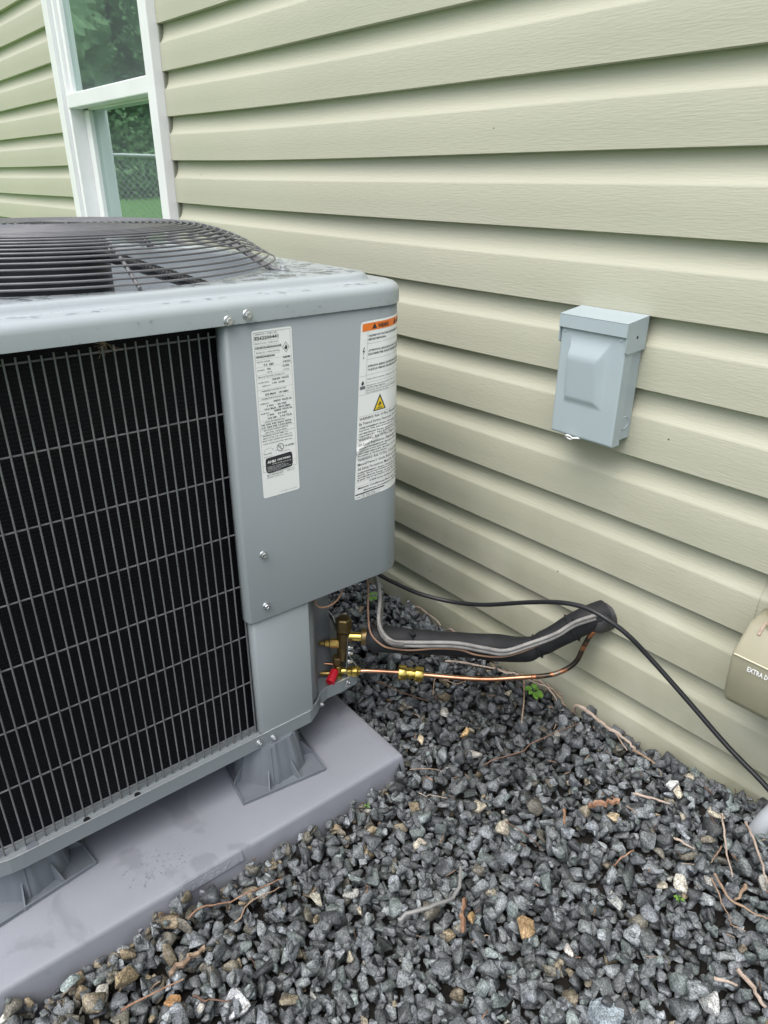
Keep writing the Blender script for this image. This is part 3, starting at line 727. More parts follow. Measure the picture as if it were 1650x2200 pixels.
# certification marks
def ring(mb_, cx, cy, r, t, n=28, fn=f1, off=.0012):
    vs = [fn(*(Vector((cx+q*cos(2*pi*k/n), cy+q*sin(2*pi*k/n)))*1e-3), off) for k in range(n) for q in (r-t/2, r+t/2)]
    mb_.add(vs, [(2*k,2*k+1,(2*k+3)%(2*n),(2*k+2)%(2*n)) for k in range(n)])
ring(ink, 33.5, 172, 5.6, .8); t1('U', 30.2, 172.6, 4.6, 3, True); t1('L', 33.8, 175, 4.6, 2.6, True)
t1('c', 25, 176, 2.2, 1.6, True); t1('US LISTED', 41, 172.6, 2.4, 16, True); t1('HEAT PUMP 3KA2', 34, 179.5, 1.2, 15, g=True)
polyl(ing, [(5,177),(7,172),(12,169.5),(18,169.8),(22,172.6),(20,174)], .35, False); t1('intertek', 5.5, 178.6, 2.4, 13); t1('VERIFIED RATING', 4.5, 183.2, 1.3, 15, g=True)
ahri = [(8,187.5),(12,186.4),(48,184.6),(51.5,185.2),(53,190),(53,203),(51,207.5),(47,208.6),(12,210.4),(9,209.2),(7.2,204),(7.2,192)]
ahri = [(x, y-2+(.0)) for x, y in ahri]
ink.add([f1(x*1e-3,y*1e-3,.0012) for x,y in ahri], [tuple(range(len(ahri)))])
wink = MB()
def tw(t, u, v, h, w_, b=False): put_text(wink, t, u*1e-3, 0, h*1e-3, lambda a, c: f1(a, v*1e-3-c, .0016), width=w_*1e-3, bold=b)
tw('AHRI',10,192.8,4.2,14,True); tw('CERTIFIED',26,191.6,2.7,24,True); tw('www.ahridirectory.org',18,195.8,1.7,32)
for i,(w_) in enumerate((30,36,40,22)): tw(('Unitary Small AC','AHRI Standard 210/240','Certification applies only','when the complete system')[i],9.5,199+2.2*i,1.2,w_)
t1('ASSEMBLED IN MEXICO FOR 84-1992-63',12,211.2-2,1.2,44,g=True)
t1('HEAT CONTROLLER GROUP',8,212.6,2.2,28); t1('LEWISBURG, TN 37091 U.S.A.',8,216,1.8,28); t1('349873-201',42,212,1.6,14,g=True)
t1('THIS LABEL MUST NOT BE REMOVED',30,242.5,1.0,28,g=True)
ink.build('black_print', MT['ink'], L1); ing.build('grey_print', MT['inkg'], L1); wink.build('white_print', MT['label'], L1)

# warning label, tilted, wrapping round the corner
L2 = empty('warning_label', (0,0,0), 0, parent=ac)
TL = radians(3.4); Q2 = -.364+.585
def f2(u, v, off=.0012):
    q = Q2 + u*cos(TL) - v*sin(TL); z = .8275 - v*cos(TL) - u*sin(TL)*.0 + .004*u/.1
    return wrap(q, z, off)
LW, LH = .127, .288
def grid_sheet(name, u0, u1, v0, v1, nu, nv, m, off, parent, r=0.0, bump=None):
    vs, fs = [], []
    for j in range(nv+1):
        for i in range(nu+1):
            u = u0+(u1-u0)*i/nu; v = v0+(v1-v0)*j/nv
            oo = off+(bump(u, v) if bump else 0)
            uu, vv = u, v
            if r:
                for (cu_, cv_, su, sv) in ((u0+r,v0+r,-1,-1),(u1-r,v0+r,1,-1),(u0+r,v1-r,-1,1),(u1-r,v1-r,1,1)):
                    if (u-cu_)*su > 0 and (v-cv_)*sv > 0:
                        d = math.hypot(u-cu_, v-cv_); mm = max(abs(u-cu_), abs(v-cv_))
                        if d > 1e-9: uu = cu_+(u-cu_)*mm/d; vv = cv_+(v-cv_)*mm/d
            vs.append(f2(uu, vv, oo))
    for j in range(nv):
        for i in range(nu): a = j*(nu+1)+i; fs.append((a,a+1,a+nu+2,a+nu+1))
    mb = MB(); mb.add(vs, fs); return mb.build(name, m, parent, smooth=80)
def crease(u, v):     # the wrinkle across the label
    vc = .205-.50*u; d = (v-vc)/.0042
    return .0019*math.exp(-d*d)*max(0.0, 1-u/.09)*(1 if u < .09 else 0)
grid_sheet('label_paper', 0, LW, 0, LH, 36, 96, MT['label'], .0010, L2, .005, crease)
grid_sheet('orange_band', .0032, LW-.0032, .0030, .0145, 26, 2, MT['orange'], .0013, L2)
ink = MB(); ing = MB(); yel = MB()
def f2c(u, v, off=.0014): return f2(u, v, off+crease(u, v))
def t2(t, u, v, h, w_=None, b=False, g=False):
    put_text(ing if g else ink, t, u*1e-3, 0, h*1e-3, lambda a, c: f2c(a, v*1e-3-c, .0016 if v < 15 else .0013), width=w_*1e-3 if w_ else None, bold=b)
def ln2(u0, u1, v, t=.3, q=None):
    q = q or ing; n = 14; us = [u0+(u1-u0)*i/n for i in range(n+1)]
    vs = [f2c(u*1e-3,(v+d)*1e-3,.0013) for u in us for d in (-t/2,t/2)]; q.add(vs, [(2*i,2*i+1,2*i+3,2*i+2) for i in range(n)])
def vl2(u, v0, v1, t=.3): ing.add([f2c((u+a)*1e-3,b*1e-3,.0013) for a,b in ((-t/2,v0),(t/2,v0),(t/2,v1),(-t/2,v1))],[(0,1,2,3)])
def warn(u, v, s_): ink.add([f2(p[0]*1e-3,p[1]*1e-3,.0016) for p in ((u,v),(u-s_*.58,v+s_),(u+s_*.58,v+s_))],[(0,1,2)])
warn(26,4.2,8.2); t2('WARNING',33,12.2,6.6,21,True); warn(72,4.2,8.2); t2('AVERTISSEMENT',78,12.2,5,36,True)
vl2(14,15,112); 
for v in (34,58,82): ln2(14,125,v)
ln2(1,14,82.5); ln2(14,125,94); ln2(14,125,107-3); ln2(1,125,112)
two = [('HAZARDOUS VOLTAGE. DISCONNECT ALL POWER',22.5),('BEFORE SERVICING.',28.0),('ATTENTION. RISQUE DE CHOC ELECTRIQUE',45),('DECONNECTER AVANT ENTRETIEN APPAREIL',50.5),('ATENCION. RIESGO DE DESCARGA ELECTRICA',69),('TOQUE LA UNIDAD SIN DESCONECTAR ANTES',74.5)]
for i, (t, v) in enumerate(two): t2(t, 16, v+1.2, 3.1, 34 if i == 1 else 84, True)
for t, v, w_ in (('Safety label warning refrigerant under pressure only',89,90),('Etiquette avertissement fluide sous pression',99,90),('liquide frigorigene',102.4,36),('Etiqueta advertencia gas inflamable a presion',107,90),('leer el manual antes de usar',110.4,44)): t2(t, 16, v+.6, 2.1, w_)
# lightning bolt, small flame
bolt = [(7.6,38),(5.2,45),(7.4,45),(5.6,52),(9.6,43.6),(7.4,43.6),(9,38)]
ink.add([f2(x*1e-3,y*1e-3,.0013) for x,y in bolt],[tuple(range(7))]); ink.add([f2(x*1e-3,y*1e-3,.0013) for x,y in ((6.2,53),(8.4,53),(7.3,56.5))],[(0,1,2)])
fl2 = lambda cx, cy, s_: [(cx,cy-s_),(cx+s_*.35,cy-s_*.4),(cx+s_*.62,cy-s_*.1),(cx+s_*.6,cy+s_*.5),(cx+s_*.25,cy+s_*.95),(cx-s_*.3,cy+s_*.95),(cx-s_*.62,cy+s_*.45),(cx-s_*.55,cy-s_*.1),(cx-s_*.25,cy-s_*.3)]
ink.add([f2(x*1e-3,y*1e-3,.0013) for x,y in fl2(7.4,93,4)],[tuple(range(9))])
ing.add([f2c(a*1e-3,b*1e-3,.0013) for a,b in ((2.5,98),(12.5,98),(12.5,103),(2.5,103))],[(0,1,2,3)])
# yellow triangle
def poly2(mb_, P, off, cols=10):   # polygon cut into upright strips that follow the curve
    bm = bmesh.new(); vs_ = [bm.verts.new((x, y, 0)) for x, y in P]; bm.faces.new(vs_)
    x0_, x1_ = min(p[0] for p in P), max(p[0] for p in P)
    for i in range(1, cols):
        bmesh.ops.bisect_plane(bm, geom=bm.verts[:]+bm.edges[:]+bm.faces[:], plane_co=(x0_+(x1_-x0_)*i/cols,0,0), plane_no=(1,0,0))
    bmesh.ops.triangulate(bm, faces=bm.faces); bm.verts.index_update()
    mb_.add([f2(v.co.x*1e-3, v.co.y*1e-3, off) for v in bm.verts], [tuple(v.index for v in f.verts) for f in bm.faces]); bm.free()
poly2(ink, [(43,116.5),(30.5,143),(56.5,143)], .0013, 14)
poly2(yel, [(43,121),(33.6,141.4),(53.0,141.4)], .0016, 12)
poly2(ink, fl2(43.2,132.5,4.6), .0019, 6)
poly2(ink, ((38,138.6),(49,138.6),(49,139.8),(38,139.8)), .0019, 8)
poly2(yel, fl2(43.4,134.4,1.9), .0022, 4)
big = [('WARNING: Risk Of Fire. Flammable Refrigerant',153,112),('By Trained Service Personnel. Do Not Puncture',161,112),('WARNING: Risk Of Fire. Dispose Of Properly',187.5,112),('Or Local Regulations. Flammable Refrigerant',195.5,112),
       ('WARNING: Risk Of Fire. Consult Repair',221,100),('Manual/Owner\'s Guide Before Servicing.',229,100),('All Safety Precautions Must Be Followed.',237,100)]
for t, v, w_ in big: t2(t, 4, v, 4.6, w_)
sm = [(167,'AVERTISSEMENT: Risque d\'incendie. Frigorigene'),(171,'service. Ne pas percer la tuyauterie.'),(176.5,'ADVERTENCIA: Riesgo de incendio. Refrigerante'),(180.5,'capacitado. No perfore los tubos.'),(201,'AVERTISSEMENT: Risque d\'incendie.'),(205,'reglements locaux applicables.'),
      (209.6,'ADVERTENCIA: Riesgo de incendio.'),(213.6,'locales y federales.'),(242.6,'AVERTISSEMENT: Risque d\'incendie. Consulter'),(246.4,'guide du proprietaire avant service.'),(251,'ADVERTENCIA: Riesgo de incendio. Consulte'),(254.8,'la guia del propietario antes de instalar.')]
for v, t in sm: t2(t, 4, v, 2.3, 104 if v not in (205,213.6) else 60, True)
t2('R-454B System Refrigerant Group A2L', 30, 261.5, 2.6, 76, True); t2('Minimum Conditioned Floor Area Table', 6, 270, 3.2, 100, True); t2('Minimum Installation Height', 18, 275.5, 2.4, 84, True)
for v in (146.5,182.6,215.6,257,264.5): ln2(1,125,v,.22)
ln2(1,62,279,2.0,ink)
for u0_ in (13,17): polyl(ink, [(u0_,281.5),(u0_+4,281.5),(u0_+4,286),(u0_,286)], .3, True, f2c, .0013)
t2('i', 18.2, 285.4, 3.4, .9, True); t2('manual', 3, 285, 2.2, 8); t2('Indoor Group  ______', 24, 283.4, 1.7, 30, True); t2('Outdoor Group ______', 24, 286.4, 1.7, 30, True)
ink.build('black_print', MT['ink'], L2); ing.build('grey_print', MT['inkg'], L2); yel.build('yellow_print', MT['yellow'], L2)

# ---- fan guard
fg = empty('fan_guard', A(FC[0],FC[1],.889), 0, parent=ac)
def gz(r):   # guard profile above the lid
    P = [(0,.067),(.20,.0655),(.235,.062),(.265,.054),(.29,.045),(.31,.035),(.33,.022),(.352,.009),(.40,.004)]
    for (a,b),(c,d) in zip(P, P[1:]):
        if a <= r <= c: return b+(d-b)*(r-a)/(c-a)
    return .004
r = .349
while r > .05:
    mb = MB(); n = 96
    mb.tube([(r*cos(2*pi*k/n), r*sin(2*pi*k/n), gz(r)) for k in range(n)], .0016, 7, closed=True)
    mb.build('guard_ring', MT['guard'], fg, smooth=70); r -= .0106
for k in range(8):
    a = pi/4*k; diag = (k % 2 == 1); re = .352 if not diag else .356
    mb = MB(); pts = [(q*cos(a), q*sin(a), gz(q)-.0036) for q in np.linspace(re, .045, 26)]
    mb.tube(pts, .0029, 8)
    if diag:
        for dd in (.010,-.010): mb.tube([(q*cos(a)-dd*sin(a), q*sin(a)+dd*cos(a), gz(q)-.0034) for q in np.linspace(re-.004, .06, 22)], .0024, 7)
        mb.tube(spline([(q*cos(a), q*sin(a), z) for q, z in ((.350,.005),(.360,.004),(.366,.0015),(.376,.001))], 5), .0028, 8)
        c_ = Vector((.374*cos(a), .374*sin(a), .0)); mb.lathe([(.011,0),(.011,.0022)], c_, (0,0,1), 18)
    mb.build('guard_spoke', MT['guard'], fg, smooth=70)
    if diag:
        mb = MB(); mb.lathe([(.0085,.0024),(.0085,.0036),(.0075,.0042)], c_, (0,0,1), 20); mb.lathe([(.0055,.004),(.0055,.009),(.0045,.0096),(.0001,.0092)], c_, (0,0,1), 6)
        mb.build('tab_screw', MT['screw'], fg, smooth=30)
# motor and blades
fa = empty('fan', A(FC[0],FC[1]-.012,.82), 0, parent=ac)
mb = MB(); mb.lathe([(.088,-.10),(.092,.0),(.092,.108),(.088,.116),(.07,.120),(.02,.121)], (0,0,0), (0,0,1), 48); mb.build('motor', MT['black'], fa, smooth=35)
for k in range(4):
    a = 2*pi*k/4+.2; mb = MB(); mb.tube([(.05*cos(a),.05*sin(a),.12),(.05*cos(a),.05*sin(a),.134)], .004, 8); mb.build('mounting_bolt', MT['screw'], fa, smooth=40)
mb = MB(); mb.lathe([(.07,.1215),(.07,.1245),(.062,.1255)], (0,0,0), (0,0,1), 32); mb.build('hub_plate', MT['screw'], fa, smooth=40)
for k in range(3):
    a0 = 2*pi*k/3 + .10; mb = MB(); rows = []
    for i in range(9):
        q = .075+(.318-.075)*i/8; lo_ = []
        span = .55+.85*(i/8)**.7
        for j in range(13):
            t = j/12-.5; ang = a0+span*1.05*t+.35*(i/8); zz = -.004+ (t*.085)*(.9) - .012*(1-(2*t)**2)
            lo_.append((q*cos(ang), q*sin(ang), zz))
        rows.append(lo_)
    mb.loft(rows, False); o = mb.build('fan_blade', MT['blade'], fa, smooth=60); md = o.modifiers.new('s','SOLIDIFY'); md.thickness = .0016
mb = MB(); an = radians(26)
pth = spline([(.085*cos(an),.085*sin(an)+.012,.098),(.16*cos(an),.16*sin(an)+.012,.082),(.26*cos(an),.26*sin(an)+.012,.063),(.345*cos(an),.345*sin(an)+.012,.048)], 34)
mb.tube(pth, [.0085+.0012*(i % 2) for i in range(len(pth))], 14); mb.build('corrugated_lead', MT['black'], fa)
mb = MB(); mb.add([tuple(A(*p)) for p in ((-.79,-1.03,.16),(-.06,-1.03,.16),(-.06,-.49,.16),(-.79,-.30,.16))], [(0,1,2,3)]); mb.build('pan_floor', MT['black'], ac)
mb = MB(); mb.lathe([(.075,.0),(.085,.02),(.085,.22),(.07,.27),(.02,.29)], A(-.45,-.62,.165), (0,0,1), 32); mb.build('compressor', MT['black'], ac, smooth=40)
# dry seed tuft caught behind the top of the grille
mb = MB(); c_ = A(-.012,-.737,.843)
for k in range(26):
    d = Vector((random.uniform(-.2,.5), random.uniform(-1,.35), random.uniform(-1,.9))).normalized()*random.uniform(.008,.022); mb.tube([c_, c_+d*.5+Vector((0,0,-.001)), c_+d], .00018, 3)
props(mb.build('seed_tuft', MT['wood'], None), 'tiny dry seed tuft caught under the cap above the coil grille', 'seed tuft').matrix_world = Matrix.Translation((-.862,-.7,AZ)) @ Matrix.Rotation(-TH, 4, 'Z')

# ------------------------------------------------------------------ valves (parts of the unit, world coordinates -> local)
INV = (Matrix.Translation((-.862,-.7,AZ)) @ Matrix.Rotation(-TH, 4, 'Z')).inverted()
D = Vector((.6473,.7622,0)); N = Vector((.7622,-.6473,0))      # pipe run and towards the viewer
def vp(t, z, off=0.0): return Vector((-.893,-.365,0)) + D*t + N*off + Vector((0,0,z))
def wbuild(mb, name, m, parent, **k):
    o = mb.build(name, m, parent, **k); o.matrix_parent_inverse = Matrix.Identity(4)
    par = Matrix.Identity(4); p = parent
    if p is ac: o.matrix_local = INV
    return o
# suction valve: tall body with a cap, stub to the right, service port to the left
sv = empty('suction_valve', (0,0,0), 0, parent=ac); sv.matrix_local = INV
mb = MB(); b0 = vp(-.0165,.190)
mb.lathe([(.0092,0),(.0104,.006),(.0112,.020),(.0124,.045),(.0130,.064)], b0, (.035,.03,1), 20)
mb.lathe([(.0080,0),(.0088,.006),(.0088,.018),(.0080,.022)], vp(-.018,.240), D, 16)
mb.build('valve_body', MT['brassold'], sv, smooth=40)
mb = MB(); mb.lathe([(.0130,.0),(.0156,.003),(.0158,.020),(.0147,.026),(.0125,.0285),(.0001,.0285)], b0+Vector((.002,.002,.065)), (.035,.03,1), 6); mb.build('valve_cap', MT['brassold'], sv, smooth=20, bevel=.001)
mb = MB(); mb.tube([vp(-.006,.2425), vp(.022,.2415)], .0082, 18); mb.build('stub_pipe', MT['brassbright'], sv, smooth=50)
mb = MB(); mb.lathe([(.0148,0),(.0158,.002),(.0158,.017),(.015,.019),(.010,.019)], vp(.0195,.2415), D, 24); mb.build('flared_end', MT['brassold'], sv, smooth=40)
mb = MB(); mb.lathe([(.0095,0),(.0095,.016),(.0074,.018),(.0074,.026),(.0044,.028),(.0044,.036),(.0015,.040)], vp(-.022,.229,.004), -D*.99+Vector((0,0,-.02)), 10); mb.build('service_port', MT['brass'], sv, smooth=30)
# liquid valve
lv = empty('liquid_valve', (0,0,0), 0, parent=ac); lv.matrix_local = INV
c0 = vp(-.026,.1475)
mb = MB(); mb.lathe([(.0080,0),(.0088,.004),(.0088,.026),(.0074,.029)], c0, (0,0,1), 16)
mb.tube([vp(-.026,.1615), vp(-.004,.1615)], .0066, 14); mb.build('valve_body', MT['brassbright'], lv, smooth=40)
mb = MB(); mb.lathe([(.0086,0),(.0110,.004),(.0110,.018),(.0100,.0205),(.0001,.0205)], c0+Vector((0,0,.028)), (0,0,1), 6); mb.build('valve_cap', MT['brassold'], lv, smooth=20, bevel=.0008)
mb = MB(); mb.lathe([(.0100,0),(.0100,.008),(.0120,.009),(.0120,.019),(.0106,.0205),(.0080,.0215),(.0080,.025),(.005,.026)], vp(-.008,.1610), D, 6); mb.build('flare_nut', MT['brassbright'], lv, smooth=20, bevel=.0007)
mb = MB(); mb.tube([vp(-.075,.1545), vp(-.026,.1555)], .0052, 14); mb.build('inner_pipe', MT['brass'], lv, smooth=50)
mb = MB(); mb.tube([vp(-.075,.176,-.004), vp(-.032,.174,-.004)], .0018, 8); mb.build('capillary', MT['copper'], lv, smooth=50)
ax = (-D*.30 + Vector((0,0,-1))*.34 + N*.90).normalized()
mb = MB(); mb.lathe([(.0058,0),(.0080,.001),(.0088,.026),(.0086,.0275),(.0055,.0275),(.0053,.012),(.0001,.012)], vp(-.031,.168,.008), ax, 22); mb.build('red_cap', MT['redcap'], lv, smooth=40)
# bracket plate seen edge on, with bolts
mb = MB()
bp_ = [vp(-.0235,.215), vp(-.0225,.10)]
def rp(t, o_, z): return vp(t, z, o_)
mb.add([rp(-.006,-.045,.272),rp(-.005,.008,.262),rp(-.0085,.014,.185),rp(-.0165,.014,.120),rp(-.0165,-.045,.120),rp(-.0048,-.045,.272),rp(-.0038,.008,.262),rp(-.0073,.014,.185),rp(-.0153,.014,.120),rp(-.0153,-.045,.120)],
       [(0,1,2,3,4),(9,8,7,6,5),(0,5,6,1),(1,6,7,2),(2,7,8,3),(3,8,9,4),(4,9,5,0)])
wbuild(mb, 'valve_bracket', MT['paintin'], ac)
for z, off, tt in ((.222,.009,-.0055),(.210,.010,-.006),(.192,.011,-.0068),(.136,.012,-.0135)):
    mb = MB(); mb.lathe([(.0040,0),(.0040,.002),(.0030,.0045),(.0018,.009)], rp(tt+.0012,off,z), D, 8); wbuild(mb, 'bracket_bolt', MT['screw'], ac, smooth=30)
# brown wire loop hanging under the panel
mb = MB(); mb.tube(spline([aw(-.03,-.43,.40),aw(-.02,-.452,.372),aw(-.012,-.452,.356),aw(-.01,-.43,.350),aw(-.014,-.405,.358),aw(-.02,-.385,.39)],8), .0017, 8)
wbuild(mb, 'loose_wire', MT['bcable'], ac, smooth=60)

# ------------------------------------------------------------------ refrigerant lines and cables
foamP = [(-.874,-.343,.235),(-.861,-.327,.236),(-.838,-.3,.233),(-.813,-.271,.23),(-.765,-.214,.224),(-.716,-.157,.218),(-.684,-.119,.214),(-.668,-.1,.22),(-.645,-.074,.243),(-.623,-.047,.268),(-.606,-.026,.285),(-.594,.0,.291)]
fp = spline(foamP, 7); fr = []
fp = [Vector((p.x, min(p.y, .004), p.z+.0015)) for p in fp]
acc = 0.0
for i, p in enumerate(fp):
    if i: acc += (p-fp[i-1]).length
    r = .0240 + .0013*sin(acc*31)+.0006*sin(acc*83)
    if acc < .012: r *= .78+.22*acc/.012
    for c in (.090, .325): r -= .0035*math.exp(-((acc-c)/.011)**2)
    fr.append(r)
pipe = empty('insulated_pipe', fp[0], 0, 'thick black foam insulated pipe bending up into the siding', 'pipe')
mb = MB(); mb.tube([p-fp[0] for p in fp], fr, 28); mb.build('foam_sleeve', MT['foam'], pipe, smooth=50)
acc = 0.0
for i, p in enumerate(fp):
    if i: acc += (p-fp[i-1]).length
    if i and any(abs(acc-c) < .5*(p-fp[i-1]).length+1e-6 for c in (.090,.325,.400)):
        t = (fp[min(i+1,len(fp)-1)]-fp[i-1]).normalized(); e1 = t.orthogonal().normalized(); e2 = t.cross(e1); R_ = fr[i]+.0016
        mb = MB(); n = 36; up_ = Vector((0,0,1))
        pts = []
        for k in range(n):
            a = 2*pi*k/n; v = e1*cos(a)+e2*sin(a); bulge = 1+.30*max(0, v.dot(N))**6 if acc > .2 or True else 1
            pts.append(p-fp[0]+v*R_*bulge)
        mb.tube(pts, .0021, 6, closed=True, flat=.5)
        hd = p-fp[0]+(N*.45+up_*.9).normalized()*(R_+.001); mb.box(tuple(hd-Vector((.004,.004,.003))), tuple(hd+Vector((.004,.004,.003))))
        mb.build('zip_tie', MT['rubber'], pipe, smooth=50)
mb = MB(); sl = [Vector((-.607,-.030,.280)), Vector((-.600,-.014,.283)), Vector((-.594,.006,.286)), Vector((-.59,.014,.288))]
mb.tube([p for p in spline(sl, 4)], [.0215,.0235,.0255,.0262,.0275,.0270,.0285,.0282,.029,.0285,.0285,.0285,.0285], 26)
mb.v = [(x+.0022*mnoise.noise(Vector((x,y,z))*90), y, z+.0026*mnoise.noise(Vector((z,x,y))*70)) for x, y, z in mb.v]
props(mb.build('wall_sleeve', MT['putty'], None, smooth=50), 'dark grey sealing collar where the pipes enter the siding', 'wall sleeve')

cp = [(-.887,-.358,.1605),(-.872,-.363+.022,.1625),(-.831,-.292,.159),(-.803,-.259,.154),(-.727,-.180,.150),(-.679,-.124,.155),(-.643,-.084,.162),(-.624,-.064,.174),(-.609,-.048,.196),(-.602,-.041,.229),(-.596,-.035,.255),(-.589,-.026,.273),(-.586,-.004,.280)]
cps = [Vector(p) for p in spline(cp, 8)]
line = empty('liquid_line', cps[0], 0, 'thin copper tube running from the red capped valve to the wall', 'copper pipe')
mb = MB(); mb.tube([p-cps[0] for p in cps[4:24]], .0036, 14); mb.build('bright_tube', MT['copper'], line, smooth=60)
mb = MB(); mb.tube([p-cps[0] for p in cps[24:44]], .0047, 14); mb.build('copper_tube', MT['copper'], line, smooth=60)
mb = MB(); mb.tube([p-cps[0] for p in cps[43:]], .0049, 14); mb.build('weathered_tube', MT['oldcopper'], line, smooth=60)
tdir = (Vector(cp[3])-Vector(cp[2])).normalized(); c0 = Vector(cp[2])-tdir*.006-cps[0]
mb = MB(); mb.lathe([(.0060,0),(.0140,.0008),(.0150,.003),(.0150,.013),(.0140,.0155),(.0098,.016),(.0098,.0195),(.0120,.020),(.0120,.0265),(.0098,.027),(.0098,.031),(.0120,.0315),(.0140,.0325),(.0150,.035),(.0150,.046),(.0140,.0485),(.006,.049)], c0, tdir, 26)
mb.build('coupling', MT['brassbright'], line, smooth=40)

def cable(name, pts, r, m, label, cat='cable', n=10, dup=None):
    sp = spline(pts, 8); o0 = sp[0]
    mb = MB(); mb.tube([p-o0 for p in sp], r, n)
    if dup is not None: mb.tube([p-o0+Vector(dup) for p in sp], r, n)
    o = mb.build(name, m, None, smooth=60); o.location = o0; return props(o, label, cat)
cable('thermostat_cable', [(-.945,-.300,.40),(-.925,-.290,.345),(-.905,-.290,.325),(-.885,-.300,.300),(-.845,-.335,.275),(-.819,-.329,.25),(-.793,-.299,.246),(-.742,-.240,.246),(-.706,-.199,.236),(-.682,-.169,.230),(-.653,-.133,.247),(-.626,-.100,.267),(-.607,-.072,.290),(-.588,-.038,.300)],
      .0036, MT['gcable'], 'pair of light grey cables strapped along the foam pipe', n=10, dup=(.0006,-.0006,.0078))
cable('control_wire', [(-.940,-.320,.40),(-.918,-.306,.338),(-.905,-.313,.310),(-.885,-.329,.283),(-.855,-.347,.262),(-.831,-.338,.243),(-.814,-.319,.236),(-.795,-.297,.234),(-.767,-.264,.238),(-.739,-.231,.236),(-.72,-.208,.225),(-.696,-.180,.220),(-.677,-.157,.224),(-.654,-.13,.240),(-.635,-.106,.258),(-.618,-.084,.272)],
      .0019, MT['bcable'], 'thin brown and tan wire hanging beside the grey cables at the valve', n=8)
cable('shielded_cable', [(-.950,-.295,.40),(-.925,-.284,.335),(-.905,-.286,.310),(-.885,-.297,.286),(-.843,-.332,.264),(-.814,-.333,.256),(-.800,-.315,.252)],
      .0042, MT['dcable'], 'dark grey double cable dropping from under the service panel', n=10)
blk = [(-1.00,-.27,.36),(-.973,-.26,.322),(-.96,-.24,.299),(-.944,-.21,.275),(-.917,-.17,.248),(-.862,-.13,.239),(-.792,-.11,.258),(-.699,-.10,.305),(-.628,-.10,.34),(-.579,-.095,.352),(-.539,-.09,.348),(-.501,-.075,.327),(-.462,-.055,.289),(-.394,-.04,.237),(-.323,-.035,.192),(-.264,-.035,.165),(-.235,-.035,.150)]
cable('power_cable', blk, .0043, MT['rubber'], 'long black power cable arching over the pipe and down along the siding', n=12)

# ------------------------------------------------------------------ disconnect box on the wall
bx0, bx1 = -.7195, -.5985; bz0, bz1 = .6285, .828; yf, yk = -.053, -.008
db = empty('disconnect_box', ((bx0+bx1)/2, 0, bz0), 0, 'pale blue grey electrical disconnect box with embossed cover mounted on the siding', 'electrical box')
def B(x, y, z): return Vector((x-(bx0+bx1)/2, y, z-bz0))
mb = MB(); mb.box(tuple(B(bx0+.004, yf+.010, bz0+.006)), tuple(B(bx1-.0035, yk+.008, bz1-.004))); mb.build('box_body', MT['boxblue'], db, bevel=.0015)
# cover with raised frustum
mb = MB(); n_ = 40; W_ = bx1-bx0; H_ = .178
def emb(u, v):    # u,v in metres from lower left of the cover
    a0, a1, b0_, b1_ = .020, .097, .054, .167
    h = 0.0
    du0 = (u-a0)/.004; du1 = (a1-u)/.022; dv0 = (v-b0_)/.014; dv1 = (b1_-v)/.040
    m_ = min(du0, du1, dv0, dv1)
    h = max(0, min(1, m_)); h = h*h*(3-2*h)
    return .0092*h*(.30+.70*max(0, min(1, (v-b0_)/(b1_-b0_-.03))))
vs, fs = [], []
nu, nv = 62, 90
for j in range(nv+1):
    for i in range(nu+1):
        u = W_*i/nu; v = H_*j/nv
        d = min(u, W_-u, v); ed = .0015*max(0, 1-d/.0015)
        vs.append(B(bx0+u, yf-emb(u, v)+ed, bz0+v))
for j in range(nv):
    for i in range(nu): a = j*(nu+1)+i; fs.append((a,a+1,a+nu+2,a+nu+1))
mb.add(vs, fs)
mb.box(tuple(B(bx0,yf+.0016,bz0)), tuple(B(bx0+.0012,yf+.022,bz0+H_))); mb.box(tuple(B(bx1-.0012,yf+.0016,bz0)), tuple(B(bx1,yf+.022,bz0+H_))); mb.box(tuple(B(bx0+.0012,yf+.0016,bz0)), tuple(B(bx1-.0012,yf+.022,bz0+.0012)))
mb.build('cover', MT['boxblue'], db, smooth=50)
mb = MB()   # hood: sloping top and skirts on three sides
h0, h1 = bx0-.0022, bx1+.0022; t_ = .0014; yq = yf-.005
def slab(p, q):
    mb.box(tuple(B(*p)), tuple(B(*q)))
slab((h0,yq,.8055),(h1,yq+t_,.8265))
prof = [(yq,.8252),(yq,.8267),(yk+.006,.8335),(yk+.006,.8320)]
mb.add([B(h0,y,z) for y,z in prof]+[B(h1,y,z) for y,z in prof], [(0,1,2,3),(7,6,5,4),(0,4,5,1),(1,5,6,2),(2,6,7,3),(3,7,4,0)])
for xa, xb in ((h0,h0+t_),(h1-t_,h1)):
    pr = [(yq+t_+.0003,.8250),(yk+.006,.8318),(yk+.006,.782),(yq+.009,.779),(yq+t_+.0003,.783)]
    mb.add([B(xa,y,z) for y,z in pr]+[B(xb,y,z) for y,z in pr], [(0,1,2,3,4),(9,8,7,6,5),(0,5,6,1),(1,6,7,2),(2,7,8,3),(3,8,9,4),(4,9,5,0)])
mb.build('hood', MT['boxblue'], db, bevel=.0004, seg=1)
for x in (bx0+.0075, bx1-.009):
    mb = MB(); mb.lathe([(.0022,0),(.0018,.0012),(.0005,.0016)], B(x, yf, .7995), (0,-1,0), 14); mb.build('rivet', MT['pvc'], db, smooth=40)
mb = MB(); mb.lathe([(.0024,0),(.0024,.0004)], B(h1, yq+.030, .803), (1,0,0), 12); mb.build('screw_hole', MT['ink'], db)
mb = MB(); ck = B(bx1-.0035, yf+.0335, .6635); n = 32
mb.tube([ck+Vector((.0002, .0105*cos(2*pi*k/n), .0105*sin(2*pi*k/n))) for k in range(n)], .0011, 6, closed=True)
